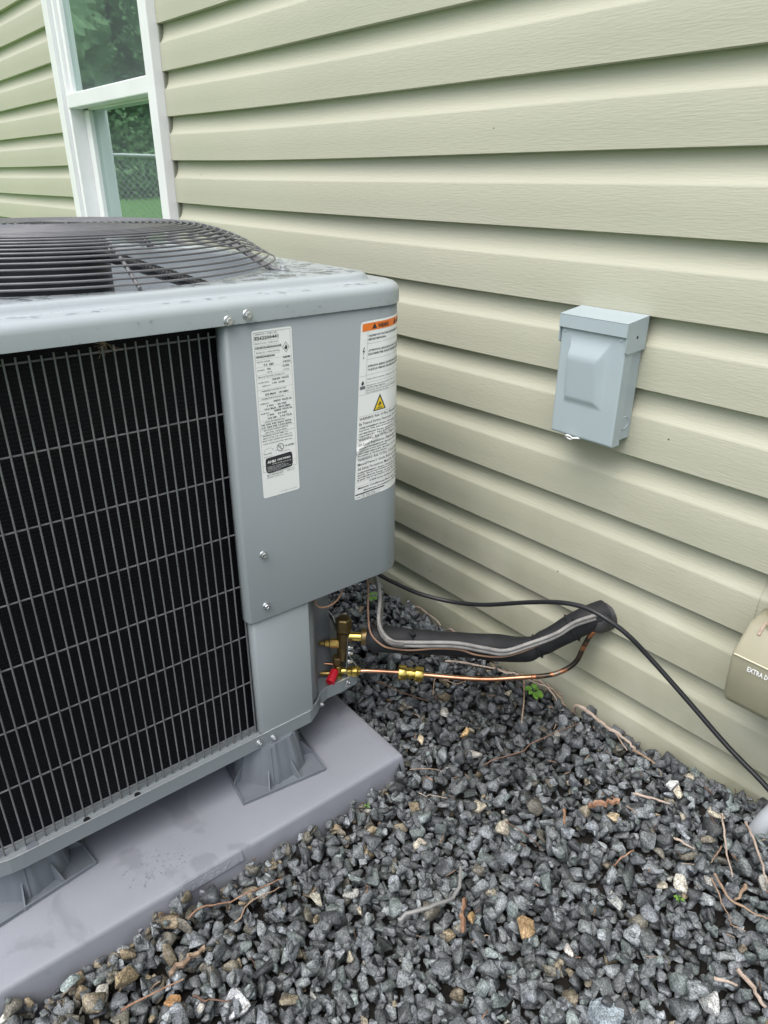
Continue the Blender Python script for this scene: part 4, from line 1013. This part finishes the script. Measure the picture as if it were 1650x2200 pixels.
mb.lathe([(.0095,0),(.0095,.0005)], ck-Vector((.0002,0,0)), (1,0,0), 28); mb.build('knockout', MT['boxblue'], db, smooth=50)
mb = MB(); kc = B(bx0+.042, yf-.0045, bz0-.0015)
mb.tube([kc+Vector((.0062*cos(2*pi*k/24), -.0035*sin(2*pi*k/24), .0042*sin(2*pi*k/24))) for k in range(24)], .0013, 8, closed=True)
mb.tube(spline([kc+Vector((.0062,0,0)), kc+Vector((.0115,.002,.0012)), kc+Vector((.016,.0075,.0005))],4), [.0015]*9, 8); mb.build('lock_eye', MT['label'], db, smooth=50)

# ------------------------------------------------------------------ outlet cover, conduit
oc_ = empty('outlet_cover', (-.262,0,.30), 0, 'yellowed translucent weatherproof outlet cover marked EXTRA DUTY on the siding', 'outlet cover')
def O(x, y, z): return Vector((x+.262, y, z-.30))
X0, X1 = -.3265, -.188
def crosssec(x, ins=0.0):
    P = [(-.018,.2925),(-.070,.306),(-.088,.314),(-.096,.326),(-.1015,.402),(-.1008,.406),(-.068,.4395),(-.062,.4425),(-.045,.445),(-.018,.447)]
    c = (-.05,.372)
    return [O(x, y+(c[0]-y)*ins, z+(c[1]-z)*ins) for y, z in P]
mb = MB(); xs = [(X0,.07),(X0+.0012,.03),(X0+.003,.01),(X0+.007,0),(X1-.007,0),(X1-.003,.01),(X1-.0012,.03),(X1,.07)]
mb.loft([crosssec(x, i) for x, i in xs], False, False, False)
l0_ = crosssec(X0,.07); l1_ = crosssec(X1,.07); mb.add(l0_, [tuple(range(len(l0_)))]); mb.add(l1_, [tuple(range(len(l1_)))])
o = mb.build('bubble_cover', MT['poly'], oc_, smooth=35, weld=True, solid=.0022)
mb = MB(); mb.box(tuple(O(X0+.004,-.019,.288)), tuple(O(X1-.004,-.0035,.456))); mb.build('mounting_plate', MT['poly'], oc_, bevel=.002)
mb = MB(); mb.box(tuple(O(-.302,-.060,.318)), tuple(O(-.205,-.0195,.425))); mb.build('receptacle', MT['inkg'], oc_, bevel=.004)
for x in (-.3015,-.272):
    mb = MB(); mb.box(tuple(O(x,-.070,.4475)), tuple(O(x+.016,-.040,.453))); mb.build('hinge_knuckle', MT['poly'], oc_, bevel=.0015)
mb = MB(); mb.box(tuple(O(-.309,-.074,.425)), tuple(O(-.304,-.050,.443)), rot=Matrix.Rotation(radians(35),3,'X')); mb.build('latch_rib', MT['woodp'], oc_, bevel=.001)
mb = MB(); mb.tube([O(X0+.004,-.1022,.4045),O(X1-.004,-.1022,.4045)], .0011, 6); mb.build('moulded_edge_highlight', MT['pvc2'], oc_)  # thin cream bead paints in the highlight along the front edge
mb = MB(); put_text(mb, 'EXTRA DUTY', 0, 0, .0082, lambda a, c: O(-.3005+a, -.1026-.0003-(.389+c-.40)*-.0, .3865+c)+Vector((0,.0008,0)), width=.0440, bold=True)
mb.build('white_lettering', MT['label'], oc_)
mb = MB(); mb.box((-.300,-.045,.4565),(-.190,-.002,.53)); props(mb.build('wall_box', MT['boxblue'], None, bevel=.003), 'pale blue grey box above the yellowed outlet cover at the frame edge', 'electrical box')
mb = MB(); cpts = spline([(-.214,-.040,.300),(-.214,-.040,.235),(-.217,-.042,.180),(-.225,-.047,.140),(-.236,-.053,.100),(-.246,-.058,.050)], 8)
mb.tube(cpts, [.0120]*20+[.0120+.0018*min(1,i/8) for i in range(len(cpts)-20)], 22)
props(mb.build('conduit', MT['pvc'], None, smooth=60), 'light grey conduit curving into the gravel at the foot of the wall', 'conduit')

# ------------------------------------------------------------------ gravel
def base_shapes(n=26, seed=3):
    rs_ = random.Random(seed); out = []
    for i in range(n):
        bm = bmesh.new()
        ax_ = (1, rs_.uniform(.62,.95), rs_.uniform(.42,.72))
        npt = rs_.randint(9, 14)
        for _ in range(npt):
            v = Vector((rs_.gauss(0,1), rs_.gauss(0,1), rs_.gauss(0,1))).normalized()
            v = Vector([math.copysign(abs(c)**.75, c) for c in v])*rs_.uniform(.82,1.06)
            bm.verts.new((v.x*ax_[0], v.y*ax_[1], v.z*ax_[2]))
        r_ = bmesh.ops.convex_hull(bm, input=bm.verts)
        bmesh.ops.delete(bm, geom=list(set([g for g in r_['geom_interior'] if isinstance(g, bmesh.types.BMVert)]+[v for v in bm.verts if not v.link_faces])), context='VERTS')
        bmesh.ops.dissolve_limit(bm, angle_limit=.20, verts=bm.verts, edges=bm.edges)
        bmesh.ops.bevel(bm, geom=list(bm.edges), offset=.12, segments=1, affect='EDGES', profile=.5, clamp_overlap=True)
        bmesh.ops.triangulate(bm, faces=bm.faces)
        bmesh.ops.remove_doubles(bm, verts=bm.verts, dist=.02)
        bmesh.ops.recalc_face_normals(bm, faces=bm.faces)
        bm.verts.ensure_lookup_table(); 
        V_ = np.array([v.co for v in bm.verts]); F_ = np.array([[v.index for v in f.verts] for f in bm.faces if len(f.verts) == 3])
        V_ += rng.normal(0, .018, V_.shape)
        V_ -= V_.mean(0); V_ /= np.abs(V_[:, :2]).max(); out.append((V_, F_)); bm.free()
    return out
SH = base_shapes()
def rot_mat(rz, tx_, ty_):
    cz, sz = cos(rz), sin(rz); cx, sx = cos(tx_), sin(tx_); cy, sy = cos(ty_), sin(ty_)
    Rz = np.array([[cz,-sz,0],[sz,cz,0],[0,0,1]]); Rx = np.array([[1,0,0],[0,cx,-sx],[0,sx,cx]]); Ry = np.array([[cy,0,sy],[0,1,0],[-sy,0,cy]])
    return Ry @ Rx @ Rz
HMX0, HMY0, HC = -1.9, -1.6, .004
HNX, HNY = int(2.6/HC), int(1.7/HC)
gx_ = HMX0+HC*(np.arange(HNX)+.5); gy_ = HMY0+HC*(np.arange(HNY)+.5)
def sst(a, b, v): t = np.clip((v-a)/(b-a), 0, 1); return t*t*(3-2*t)
GX_, GY_ = np.meshgrid(gx_, gy_)
BASE = (.050+.045*sst(-.65,-.25,GX_))*sst(-.48,0.0,GY_)+.004*np.sin(GX_*7+1)*np.sin(GY_*6)
LX_ = (GX_-aw(-.31,-.757,0).x)*cos(TH)-(GY_-aw(-.31,-.757,0).y)*sin(TH)-.4135
BASE = BASE + .014*np.exp(-np.clip(LX_,0,1)/.06)*(1-sst(-.48,-.30,GY_))
HM = BASE-.022
padc = aw(-.31,-.757,0)
def in_pad(x, y, m=0.0):
    dx, dy = x-padc.x, y-padc.y; lx = dx*cos(TH)-dy*sin(TH); ly = dx*sin(TH)+dy*cos(TH)
    return abs(lx) < PW+m and abs(ly) < PD+m
def tone(x, y, big=False):
    # dirt-brown fines beside the pad, wet black stones near the middle strip
    lx = (x-padc.x)*cos(TH)-(y-padc.y)*sin(TH)-PW
    tan_p = .028+.36*math.exp(-max(0,lx)/.05)*(1 if y < -.38 else 0)+ .16*math.exp(-((x+.70)**2+(y+.95)**2)/.03)
    wet = math.exp(-((x+.70)/.17)**2)*math.exp(-((y+.13)/.17)**2)
    q = random.random()
    if q < tan_p: c = random.choice([(.15,.135,.105),(.19,.165,.12),(.115,.108,.09),(.24,.195,.13),(.13,.124,.10)])
    elif q < tan_p+.015: c = random.choice([(.42,.41,.37),(.36,.33,.26),(.30,.30,.28)])
    else:
        b = random.choice([.06,.09,.12,.145,.18,.22,.11,.13]); c = (b*.92, b*1.01, b*random.uniform(1.02,1.11))
        if random.random() < .12: c = (b*.88, b*1.05, b*1.03)
    f = .93-.64*wet*random.uniform(.7,1.1); g = random.uniform(.8,1.2)
    return tuple(v*f*g for v in c)
VV, FF, CCc = [], [], []; nvt = 0
def drop(x, y, r, col=None, flat=True, sh=None, keep=True, lift=0.0, tilt=.5):
    global nvt
    V_, F_ = SH[random.randrange(len(SH))] if sh is None else SH[sh]
    R_ = rot_mat(random.uniform(0, 6.28), random.gauss(0, tilt), random.gauss(0, tilt))
    P = (V_*r) @ R_.T
    # support height
    i0 = int((x-r*.8-HMX0)/HC); i1 = int((x+r*.8-HMX0)/HC)+1; j0 = int((y-r*.8-HMY0)/HC); j1 = int((y+r*.8-HMY0)/HC)+1
    if i0 < 0 or j0 < 0 or i1 > HNX or j1 > HNY: return None
    sub = HM[j0:j1, i0:i1]; dx = (GX_[j0:j1, i0:i1]-x)/(r*.8); dy = (GY_[j0:j1, i0:i1]-y)/(r*.8); d2 = dx*dx+dy*dy; m = d2 < 1
    if not m.any(): return None
    zmin = P[:,2].min(); zmax = P[:,2].max()
    zb = np.quantile(sub[m], .70)-.0015
    cap = float(BASE[min(j0,HNY-1), min(i0,HNX-1)])+.020
    zc = zb - zmin*.82 + lift
    if zc+zmax > cap+.012: zc = cap+.012-zmax
    top = zc + zmax*np.sqrt(np.clip(1-d2, 0, 1))*.9
    sub[m] = np.maximum(sub[m], top[m])
    P = P+np.array([x, y, zc])
    c = col or tone(x, y)
    if keep:
        VV.append(P); FF.append(F_+nvt); nvt += len(P); CCc.append(np.tile(np.array([*c,1.0], dtype=np.float32), (len(P),1)))
    return P, F_, c, zc+zmax
def scatter(x0, x1, y0, y1, sp, rmin, rmax, margin=-.004):
    nx, ny = int((x1-x0)/sp), int((y1-y0)/sp); cells = [(i,j) for i in range(nx) for j in range(ny)]; random.shuffle(cells)
    for i, j in cells:
        x = x0+(i+random.random())*sp; y = y0+(j+random.random())*sp
        r = rmin+(rmax-rmin)*random.random()**1.5
        if y > -.002-r*.3 or in_pad(x, y, r*.45): continue
        if x < -1.35 and y < -.34: continue
        drop(x, y, r)
scatter(-1.7, .45, -1.45, 0, .0185, .008, .0125)
scatter(-1.7, .45, -1.45, 0, .0180, .008, .015)
scatter(-1.7, .45, -1.45, 0, .0185, .0075, .0175)
for _ in range(1600):  # small chips
    x = random.uniform(-1.3,.2); y = random.uniform(-1.2,-.005)
    if not in_pad(x, y, .006): drop(x, y, random.uniform(.004,.008))
me = bpy.data.meshes.new('gravel'); V_ = np.concatenate(VV); F_ = np.concatenate(FF); C_ = np.concatenate(CCc)
me.vertices.add(len(V_)); me.vertices.foreach_set('co', V_.astype(np.float32).ravel())
me.loops.add(F_.size); me.polygons.add(len(F_)); me.loops.foreach_set('vertex_index', F_.astype(np.int32).ravel())
me.polygons.foreach_set('loop_start', np.arange(0, F_.size, 3, dtype=np.int32)); me.polygons.foreach_set('loop_total', np.full(len(F_), 3, dtype=np.int32))
me.update(); at = me.attributes.new('tone', 'FLOAT_COLOR', 'POINT'); at.data.foreach_set('color', C_.ravel()); me.materials.append(MT['stone']); me.validate()
gr = bpy.data.objects.new('gravel', me); COL.objects.link(gr)
props(gr, 'bed of dark blue grey crushed stone between pad and wall', 'gravel', kind='stuff')
print('gravel tris', len(F_))

# stones that stand out
def lone(x, y, r, col, label, tilt=.35):
    res = drop(x, y, r, col, keep=False, lift=.006, tilt=tilt)
    if res is None: return
    P, F_, c, zt = res; c0 = P.mean(0)
    me = bpy.data.meshes.new('loose_stone'); me.from_pydata([tuple(p) for p in P-c0], [], [tuple(int(i) for i in f) for f in F_])
    at = me.attributes.new('tone', 'FLOAT_COLOR', 'POINT'); at.data.foreach_set('color', np.tile(np.array([*c,1.0],dtype=np.float32),(len(P),1)).ravel()); me.materials.append(MT['stone'])
    o = bpy.data.objects.new('loose_stone', me); COL.objects.link(o); o.location = c0; props(o, label, 'stone', 'pale and tan stones among the dark gravel')
WH = (.50,.48,.42); TN = (.34,.23,.11); OR = (.36,.21,.10); LG = (.24,.25,.24)
lone(-.271,-.225,.017,WH,'rounded cream stone with a tiny green sprout touching its lower edge')
lone(-.370,-.087,.012,(.52,.53,.52),'small white stone, the upper one of a touching pair near the wall')
lone(-.355,-.094,.012,(.45,.41,.33),'small off-white stone, the lower one of a touching pair near the wall')
lone(-.600,-.448,.015,(.42,.38,.32),'cream wedge stone between the pad corner and the dark bark strip')
lone(-.324,-.306,.018,LG,'light grey flat stone below and left of the rounded cream stone')
lone(-.161,-.329,.016,(.44,.45,.44),'pointed pale stone near the bottom right twigs')
lone(-.629,-.637,.014,(.44,.42,.36),'cream pointed stone in the gravel beside the middle of the pad')
lone(-.627,-.871,.018,OR,'orange brown stone at the bottom left near the pad')
lone(-.698,-.905,.020,(.24,.19,.12),'large tan stone close against the near end of the pad')
lone(-.394,-.425,.0165,(.32,.22,.12),'tall ochre stone standing in the middle foreground gravel')
lone(-.457,-.476,.010,TN,'little tan stone between the ochre stone and the bark')
lone(-.405,-.197,.015,(.40,.33,.22),'tan stone just below the broken bark piece near the wall')
lone(-.718,-.220,.014,TN,'ochre stone in the dark wet patch under the copper tube')
lone(-.789,-.206,.013,(.34,.33,.30),'pale grey stone in the dark wet patch close to the pad')
lone(-.775,-.286,.012,(.40,.34,.24),'pale tan stone nearest the far corner of the pad')
lone(-.330,-.41,.011,(.42,.40,.37),'small pale triangular stone right of the ochre stone')
lone(-.572,-.809,.020,(.36,.38,.39),'long pale grey stone at the bottom edge left of centre')
lone(-.245,-.444,.026,(.22,.26,.29),'large bluish light grey stone at the bottom right edge')

# ------------------------------------------------------------------ twigs, bark, sprouts
def hz(x, y):
    i = int((x-HMX0)/HC); j = int((min(y,-.004)-HMY0)/HC)
    if 0 <= i < HNX and 0 <= j < HNY: return float(HM[max(0,j-1):j+2, max(0,i-1):i+2].max())
    return gh(x, y)+.02
def twig(name, pts, r, m, label, taper=.45, up_=.002, cat='twig', group='dead twigs on the gravel', knots=True):
    P2 = spline([(p[0], min(p[1],-.006), 0) for p in pts], 5); n = len(P2); out = []; rs2 = []
    zs_ = [hz(p.x, p.y) for p in P2]
    # rests on its two highest supports: use a smoothed upper envelope
    z_ = []
    for i in range(n):
        w_ = [zs_[j] for j in range(max(0,i-3), min(n,i+4))]; z_.append(.6*max(w_)+.4*sum(w_)/len(w_))
    for i, p in enumerate(P2):
        t = i/(n-1); out.append(Vector((p.x+random.gauss(0,r*.25), p.y+random.gauss(0,r*.25), z_[i]+r*.7+up_))); rs2.append(max(.0004, r*(1-taper*t)*(random.uniform(.82,1.15) if knots else 1)))
    o0 = out[0].copy(); big_ = r > .0042 and knots; mb = MB(); mb.tube([p-o0 for p in out], [q*random.uniform(.72,1.2) for q in rs2] if big_ else rs2, 5 if big_ else 7, flat=.55 if big_ else 1.0); o = mb.build(name, m, None, smooth=12 if big_ else (70 if r < .002 else 40)); o.location = o0
    return props(o, label, cat, group)
TW = 'twig'
twig(TW, [(-.622,-.015),(-.601,-.020),(-.551,-.030),(-.506,-.040),(-.48,-.046),(-.463,-.048)], .0040, MT['woodp'], 'thick bleached root lying along the foot of the wall')
twig(TW, [(-.520,-.033),(-.495,-.050),(-.470,-.064)], .0018, MT['woodp'], 'short pale splinter touching the thick bleached root')
twig(TW, [(-.464,-.056),(-.437,-.060),(-.417,-.062)], .0025, MT['wood'], 'pinkish stub of wood just right of the bleached root')
twig(TW, [(-.405,-.143),(-.380,-.132),(-.354,-.120)], .0026, MT['woodp'], 'straight cream stick above the grey conduit foot')
twig(TW, [(-.641,-.252),(-.623,-.209),(-.603,-.155),(-.586,-.109),(-.575,-.066)], .0014, MT['woodd'], 'long thin brown twig reaching from mid gravel to the wall')
twig(TW, [(-.742,-.024),(-.696,-.078),(-.651,-.138)], .0019, MT['wood'], 'straight tan twig crossing under the copper tube')
twig(TW, [(-.891,-.112),(-.836,-.075),(-.775,-.038),(-.707,-.029),(-.668,-.018)], .0023, MT['woodp'], 'long bent pale twig beneath the foam pipe')
twig(TW, [(-.811,-.043),(-.755,-.020),(-.694,-.015),(-.651,-.010)], .0018, MT['wood'], 'upper of two twigs beneath the foam pipe by the wall')
twig(TW, [(-.710,-.014),(-.667,-.027),(-.648,-.032)], .0022, MT['woodp'], 'short pale twig beside the green sprout')
twig(TW, [(-.690,-.012),(-.650,-.020),(-.630,-.024)], .0022, MT['wood'], 'short tan twig just right of the green sprout')
twig(TW, [(-.846,-.188),(-.872,-.154),(-.826,-.147),(-.816,-.123)], .0015, MT['wood'], 'crooked little twig just below the brass coupling')
twig(TW, [(-.946,-.258),(-.898,-.234),(-.839,-.208)], .0016, MT['woodd'], 'grey brown twig leading from the valve bracket')
twig(TW, [(-1.112,-.006),(-1.053,-.012),(-.999,-.020)], .0028, MT['woodp'], 'far pale stick lying in the corner behind the unit')
twig(TW, [(-.985,-.008),(-.940,-.014),(-.900,-.022)], .0026, MT['woodp'], 'second pale stick against the wall just left of the foam pipe bend')
twig(TW, [(-.283,-.095),(-.261,-.127),(-.221,-.179)], .0019, MT['woodp'], 'straight twig in the right side tangle leaning towards the cream stone')
twig(TW, [(-.259,-.131),(-.257,-.154),(-.255,-.174)], .0015, MT['wood'], 'short twig crossing the straight one in the right side tangle')
twig(TW, [(-.25,-.086),(-.223,-.111),(-.194,-.141),(-.182,-.153)], .0020, MT['woodp'], 'outermost curved twig at the right frame edge')
twig(TW, [(-.242,-.187),(-.214,-.205),(-.184,-.198),(-.162,-.190)], .0021, MT['wood'], 'brown arched twig right of the cream stone')
twig(TW, [(-.242,-.197),(-.219,-.214),(-.2,-.218),(-.178,-.211)], .0012, MT['wood'], 'thin arched twig just under the brown arched one')
twig(TW, [(-.205,-.166),(-.203,-.186),(-.203,-.200)], .0028, MT['wood'], 'stubby split twig inside the arched twigs')
twig(TW, [(-.161,-.270),(-.136,-.275),(-.114,-.282)], .0036, MT['woodp'], 'bright splintered stick at the bottom right corner')
twig(TW, [(-.172,-.311),(-.158,-.303),(-.148,-.298)], .0024, MT['woodp'], 'small bright wood chip left of the splintered stick')
twig(TW, [(-.315,-.175),(-.3,-.17),(-.285,-.167)], .0022, MT['woodp'], 'short cream chip above the cream stone')
twig(TW, [(-.713,-.807),(-.717,-.786),(-.709,-.76),(-.694,-.713),(-.683,-.665)], .0015, MT['bark'], 'long reddish twig running beside the pad')
twig(TW, [(-.681,-.75),(-.683,-.715),(-.674,-.692),(-.675,-.672)], .0013, MT['wood'], 'shorter reddish twig forked off beside the pad')
twig(TW, [(-.66,-.929),(-.655,-.886),(-.645,-.847)], .0017, MT['bark'], 'red brown twig near the bottom left corner')
twig(TW, [(-.618,-.846),(-.596,-.834),(-.573,-.815)], .0018, MT['woodd'], 'dark short twig near the long pale grey stone')
twig(TW, [(-.728,-.358),(-.708,-.33),(-.685,-.311)], .0010, MT['wood'], 'fine straw close to the pad corner')
twig(TW, [(-.681,-.377),(-.655,-.368),(-.63,-.357)], .0010, MT['woodp'], 'fine pale straw a hand below the pad corner')
twig(TW, [(-.528,-.322),(-.483,-.31),(-.456,-.308)], .0010, MT['woodd'], 'fine dark root in the middle of the gravel')
twig(TW, [(-.359,-.261),(-.351,-.245),(-.347,-.233)], .0016, MT['bark'], 'tiny orange brown chip left of the cream stone')
BK = 'dead bark pieces on the gravel'
def chunk(pts, r, m, label):
    o = twig('bark_piece', pts, r, m, label, taper=.25, up_=.001, cat='bark', group=BK); return o
chunk([(-.448,-.208),(-.429,-.189),(-.414,-.168)], .0062, MT['bark'], 'broken orange bark piece near the straight cream stick')
chunk([(-.45,-.504),(-.468,-.481),(-.485,-.459)], .0058, MT['bark'], 'dark red bark strip in the foreground left of the ochre stone')
chunk([(-.475,-.235),(-.455,-.258)], .0045, MT['bark'], 'short upright brown bark stub in mid gravel')
chunk([(-.661,-.86),(-.664,-.834),(-.667,-.806)], .0068, MT['wood'], 'pale pink weathered wood chunk lying near the pad')
twig('dry_tube', [(-.524,-.564),(-.506,-.527),(-.496,-.488),(-.503,-.456),(-.525,-.429)], .0032, MT['tape'], 'curved length of thin grey tubing lying on the foreground gravel', .15, .003, 'tube', None, False)
wd = [(-.60,-.02,.092),(-.5,-.02,.09)]
def litter():
    mb = MB(); n = 0
    while n < 170:
        x = random.uniform(-1.1,.05); y = random.uniform(-1.05,-.01)
        if in_pad(x, y, .01): continue
        z = hz(x, y)+.001; a = random.uniform(0, 6.28); L_ = random.uniform(.004,.020); r_ = random.uniform(.0005,.0016)
        d = Vector((cos(a), sin(a), random.uniform(-.15,.25)))*L_
        mb.cur = random.randrange(3); mb.tube([Vector((x,y,z))-d*.5, Vector((x,y,z))+Vector((random.gauss(0,.001),random.gauss(0,.001),.0006)), Vector((x,y,z))+d*.5], [r_, r_*1.1, r_*.5], 5, flat=.6); n += 1
    props(mb.build('plant_litter', [MT['wood'], MT['bark'], MT['woodd']], None), 'fine brown plant scraps scattered over the gravel', 'litter', kind='stuff')
litter()
def sprout(x, y, s_, n, label):
    z = hz(x, y); e = empty('green_sprout', (x, y, z), 0, label, 'sprout', 'green sprouts in the gravel')
    mb = MB(); mb.tube([(0,0,-.004),(0,0,.010*s_)], .0008, 6); mb.build('stem', MT['leaf'], e)
    for k in range(n):
        a = 2*pi*k/n+random.uniform(-.4,.4); L_ = .011*s_*random.uniform(.7,1.2); W_ = L_*.42; b = Vector((cos(a)*.003*s_, sin(a)*.003*s_, .008*s_+random.uniform(0,.004)*s_)); d = Vector((cos(a), sin(a), random.uniform(-.1,.35))); sd_ = Vector((-sin(a), cos(a), 0))
        rows = []
        for t, w_ in ((0,.12),(.25,.8),(.5,1),(.8,.75),(1,.1)):
            c = b+d*L_*t-Vector((0,0,.25*L_*t*t)); rows.append([c-sd_*W_*w_+Vector((0,0,W_*w_*.25)), c, c+sd_*W_*w_+Vector((0,0,W_*w_*.25))])
        mb = MB(); mb.loft(rows, False); mb.build('leaf', MT['leaf'], e, smooth=60)
sprout(-.692,-.052,1.5,8,'leafy bright green sprout under the weathered copper bend')
sprout(-1.17,-.09,1.3,5,'green weed behind the hanging cables under the unit')
sprout(-.262,-.243,.5,4,'tiny green sprout at the lower edge of the rounded cream stone')
sprout(-.727,-.459,.4,3,'tiny green sprout close to the long side of the pad')

# water spots on the pad
mb = MB()
for _ in range(150):
    if random.random() < .6: x = random.gauss(-.812,.02); y = random.gauss(-.80,.028)
    else: x = random.uniform(-1.1,-.78); y = random.uniform(-.45,-.37)
    if not in_pad(x, y, -.03): continue
    rr_ = random.uniform(.0007,.0022); n = 9
    mb.loft([[(x+rr_*q*cos(2*pi*k/n), y+rr_*q*sin(2*pi*k/n),   .0503+h*rr_*.15) for k in range(n)] for q, h in ((1,0),(.9,.5),(.6,.9),(.2,1))], True, False, True)
o = mb.build('water_spots', MT['water'], None, smooth=80); props(o, 'scattered clear water drops on the grey pad', 'water drops', kind='stuff')

# ------------------------------------------------------------------ yard mirrored in the window glass
fe = empty('chain_link_fence', (-8.2,0,0), 0, 'galvanised chain link fence across the lawn, mirrored in the window', 'fence')
mb = MB(); mb.tube([(0,-.3,1.22),(0,-16,1.22)], .021, 10); mb.build('top_rail', MT['galv'], fe, smooth=60)
for i in range(7):
    mb = MB(); mb.tube([(0,-.4-2.5*i,-.05),(0,-.4-2.5*i,1.26)], .028, 10); mb.build('post', MT['galv'], fe, smooth=60)
mb = MB(); P_ = .07
for i in range(230):
    for sg in (1,-1):
        y0 = -.4-P_*i if sg > 0 else -.4-P_*i+1.2
        vs = []
        a = Vector((.004*sg, y0, 0)); b = Vector((.004*sg, y0-1.2*sg*1.0, 1.2))
        if max(a.y,b.y) > 0 or min(a.y,b.y) < -16: continue
        mb.tube([a, b], .0022, 3, caps=False)
o = mb.build('wire_mesh', MT['galv'], fe); o['kind'] = 'stuff'
rg = np.random.default_rng(5)
def foliage(n, cx, cy, cz, sx, sy, sz, size):
    u = rg.normal(size=(n,3)); u /= np.linalg.norm(u,axis=1)[:,None]; rad = rg.random(n)**.33
    cl = rg.normal(size=(40,3))*.45; idx = rg.integers(0,40,n)
    c = (u*rad[:,None]*.45+cl[idx])*np.array([sx,sy,sz])+np.array([cx,cy,cz])
    a = rg.normal(size=(n,3)); a /= np.linalg.norm(a,axis=1)[:,None]; b = np.cross(a, rg.normal(size=(n,3))); b /= np.linalg.norm(b,axis=1)[:,None]
    s_ = size*(.6+.8*rg.random(n))[:,None]
    V_ = np.stack([c-a*s_-b*s_*.6, c+a*s_-b*s_*.6, c+a*s_+b*s_*.6, c-a*s_+b*s_*.6], 1).reshape(-1,3)
    return V_
def tree(x, y, h, wdt, label):
    e = empty('tree', (x,y,-.04), 0, label, 'tree', 'trees beyond the fence')
    mb = MB(); mb.tube([(0,0,0),(.1,.05,h*.3),(0,.1,h*.7)], [.28,.22,.1], 9)
    for k in range(5):
        a = k*1.3; mb.tube([(.05,.05,h*(.3+.07*k)),(cos(a)*wdt*.5,sin(a)*wdt*.5,h*(.5+.07*k))], [.12,.04], 6)
    mb.build('trunk', MT['woodd'], e, smooth=50)
    V_ = foliage(14000, 0, 0, h*.52, wdt*.9, wdt*.9, h*.44, .10); V_[:,2] = np.maximum(V_[:,2], .1)
    me = bpy.data.meshes.new('crown'); me.from_pydata(V_.tolist(), [], [(4*i,4*i+1,4*i+2,4*i+3) for i in range(len(V_)//4)]); me.materials.append(MT['treeleaf'])
    o = bpy.data.objects.new('crown', me); COL.objects.link(o); o.parent = e
    bm = bmesh.new(); bmesh.ops.create_icosphere(bm, subdivisions=6, radius=1)
    for v in bm.verts:
        q = 1+.30*mnoise.noise(v.co*2.2+Vector((x,y,0)))+.16*mnoise.noise(v.co*6)+.09*mnoise.noise(v.co*15)+.05*mnoise.noise(v.co*34); v.co = Vector((v.co.x*wdt*.8*q, v.co.y*wdt*.8*q, h*.5+v.co.z*h*.46*q))
    m2 = bpy.data.meshes.new('inner_foliage'); bm.to_mesh(m2); bm.free(); m2.materials.append(MT['treeleaf']); o2 = bpy.data.objects.new('inner_foliage', m2); COL.objects.link(o2); o2.parent = e
spots = [(-46,-4,15,6,'tall round tree behind the lawn, nearest the house line'),(-50,-13,18,7,'broad tree second from the house line'),(-48,-23,16,7,'third tree from the house line behind the lawn'),
         (-44,-33,17,7,'fourth tree from the house line behind the lawn'),(-40,-43,16,7,'fifth tree from the house line behind the lawn'),(-33,-52,17,7,'farthest tree from the house line behind the lawn')]
for s_ in spots: tree(*s_)
V_ = np.concatenate([foliage(9000, x, y, 2.0, 4.4, 4.4, 2.4, .11) for x, y in ((-42,0),(-43,-8),(-44,-16),(-43,-24),(-41,-32),(-38,-40),(-33,-48),(-27,-55))]); V_[:,2] = np.maximum(V_[:,2], 0)
me = bpy.data.meshes.new('hedge'); me.from_pydata(V_.tolist(), [], [(4*i,4*i+1,4*i+2,4*i+3) for i in range(len(V_)//4)]); me.materials.append(MT['treeleaf'])
o = bpy.data.objects.new('undergrowth', me); COL.objects.link(o); props(o, 'mass of shrubs below the trees at the far lawn edge', 'undergrowth', kind='stuff')
print('objects', len(bpy.data.objects))
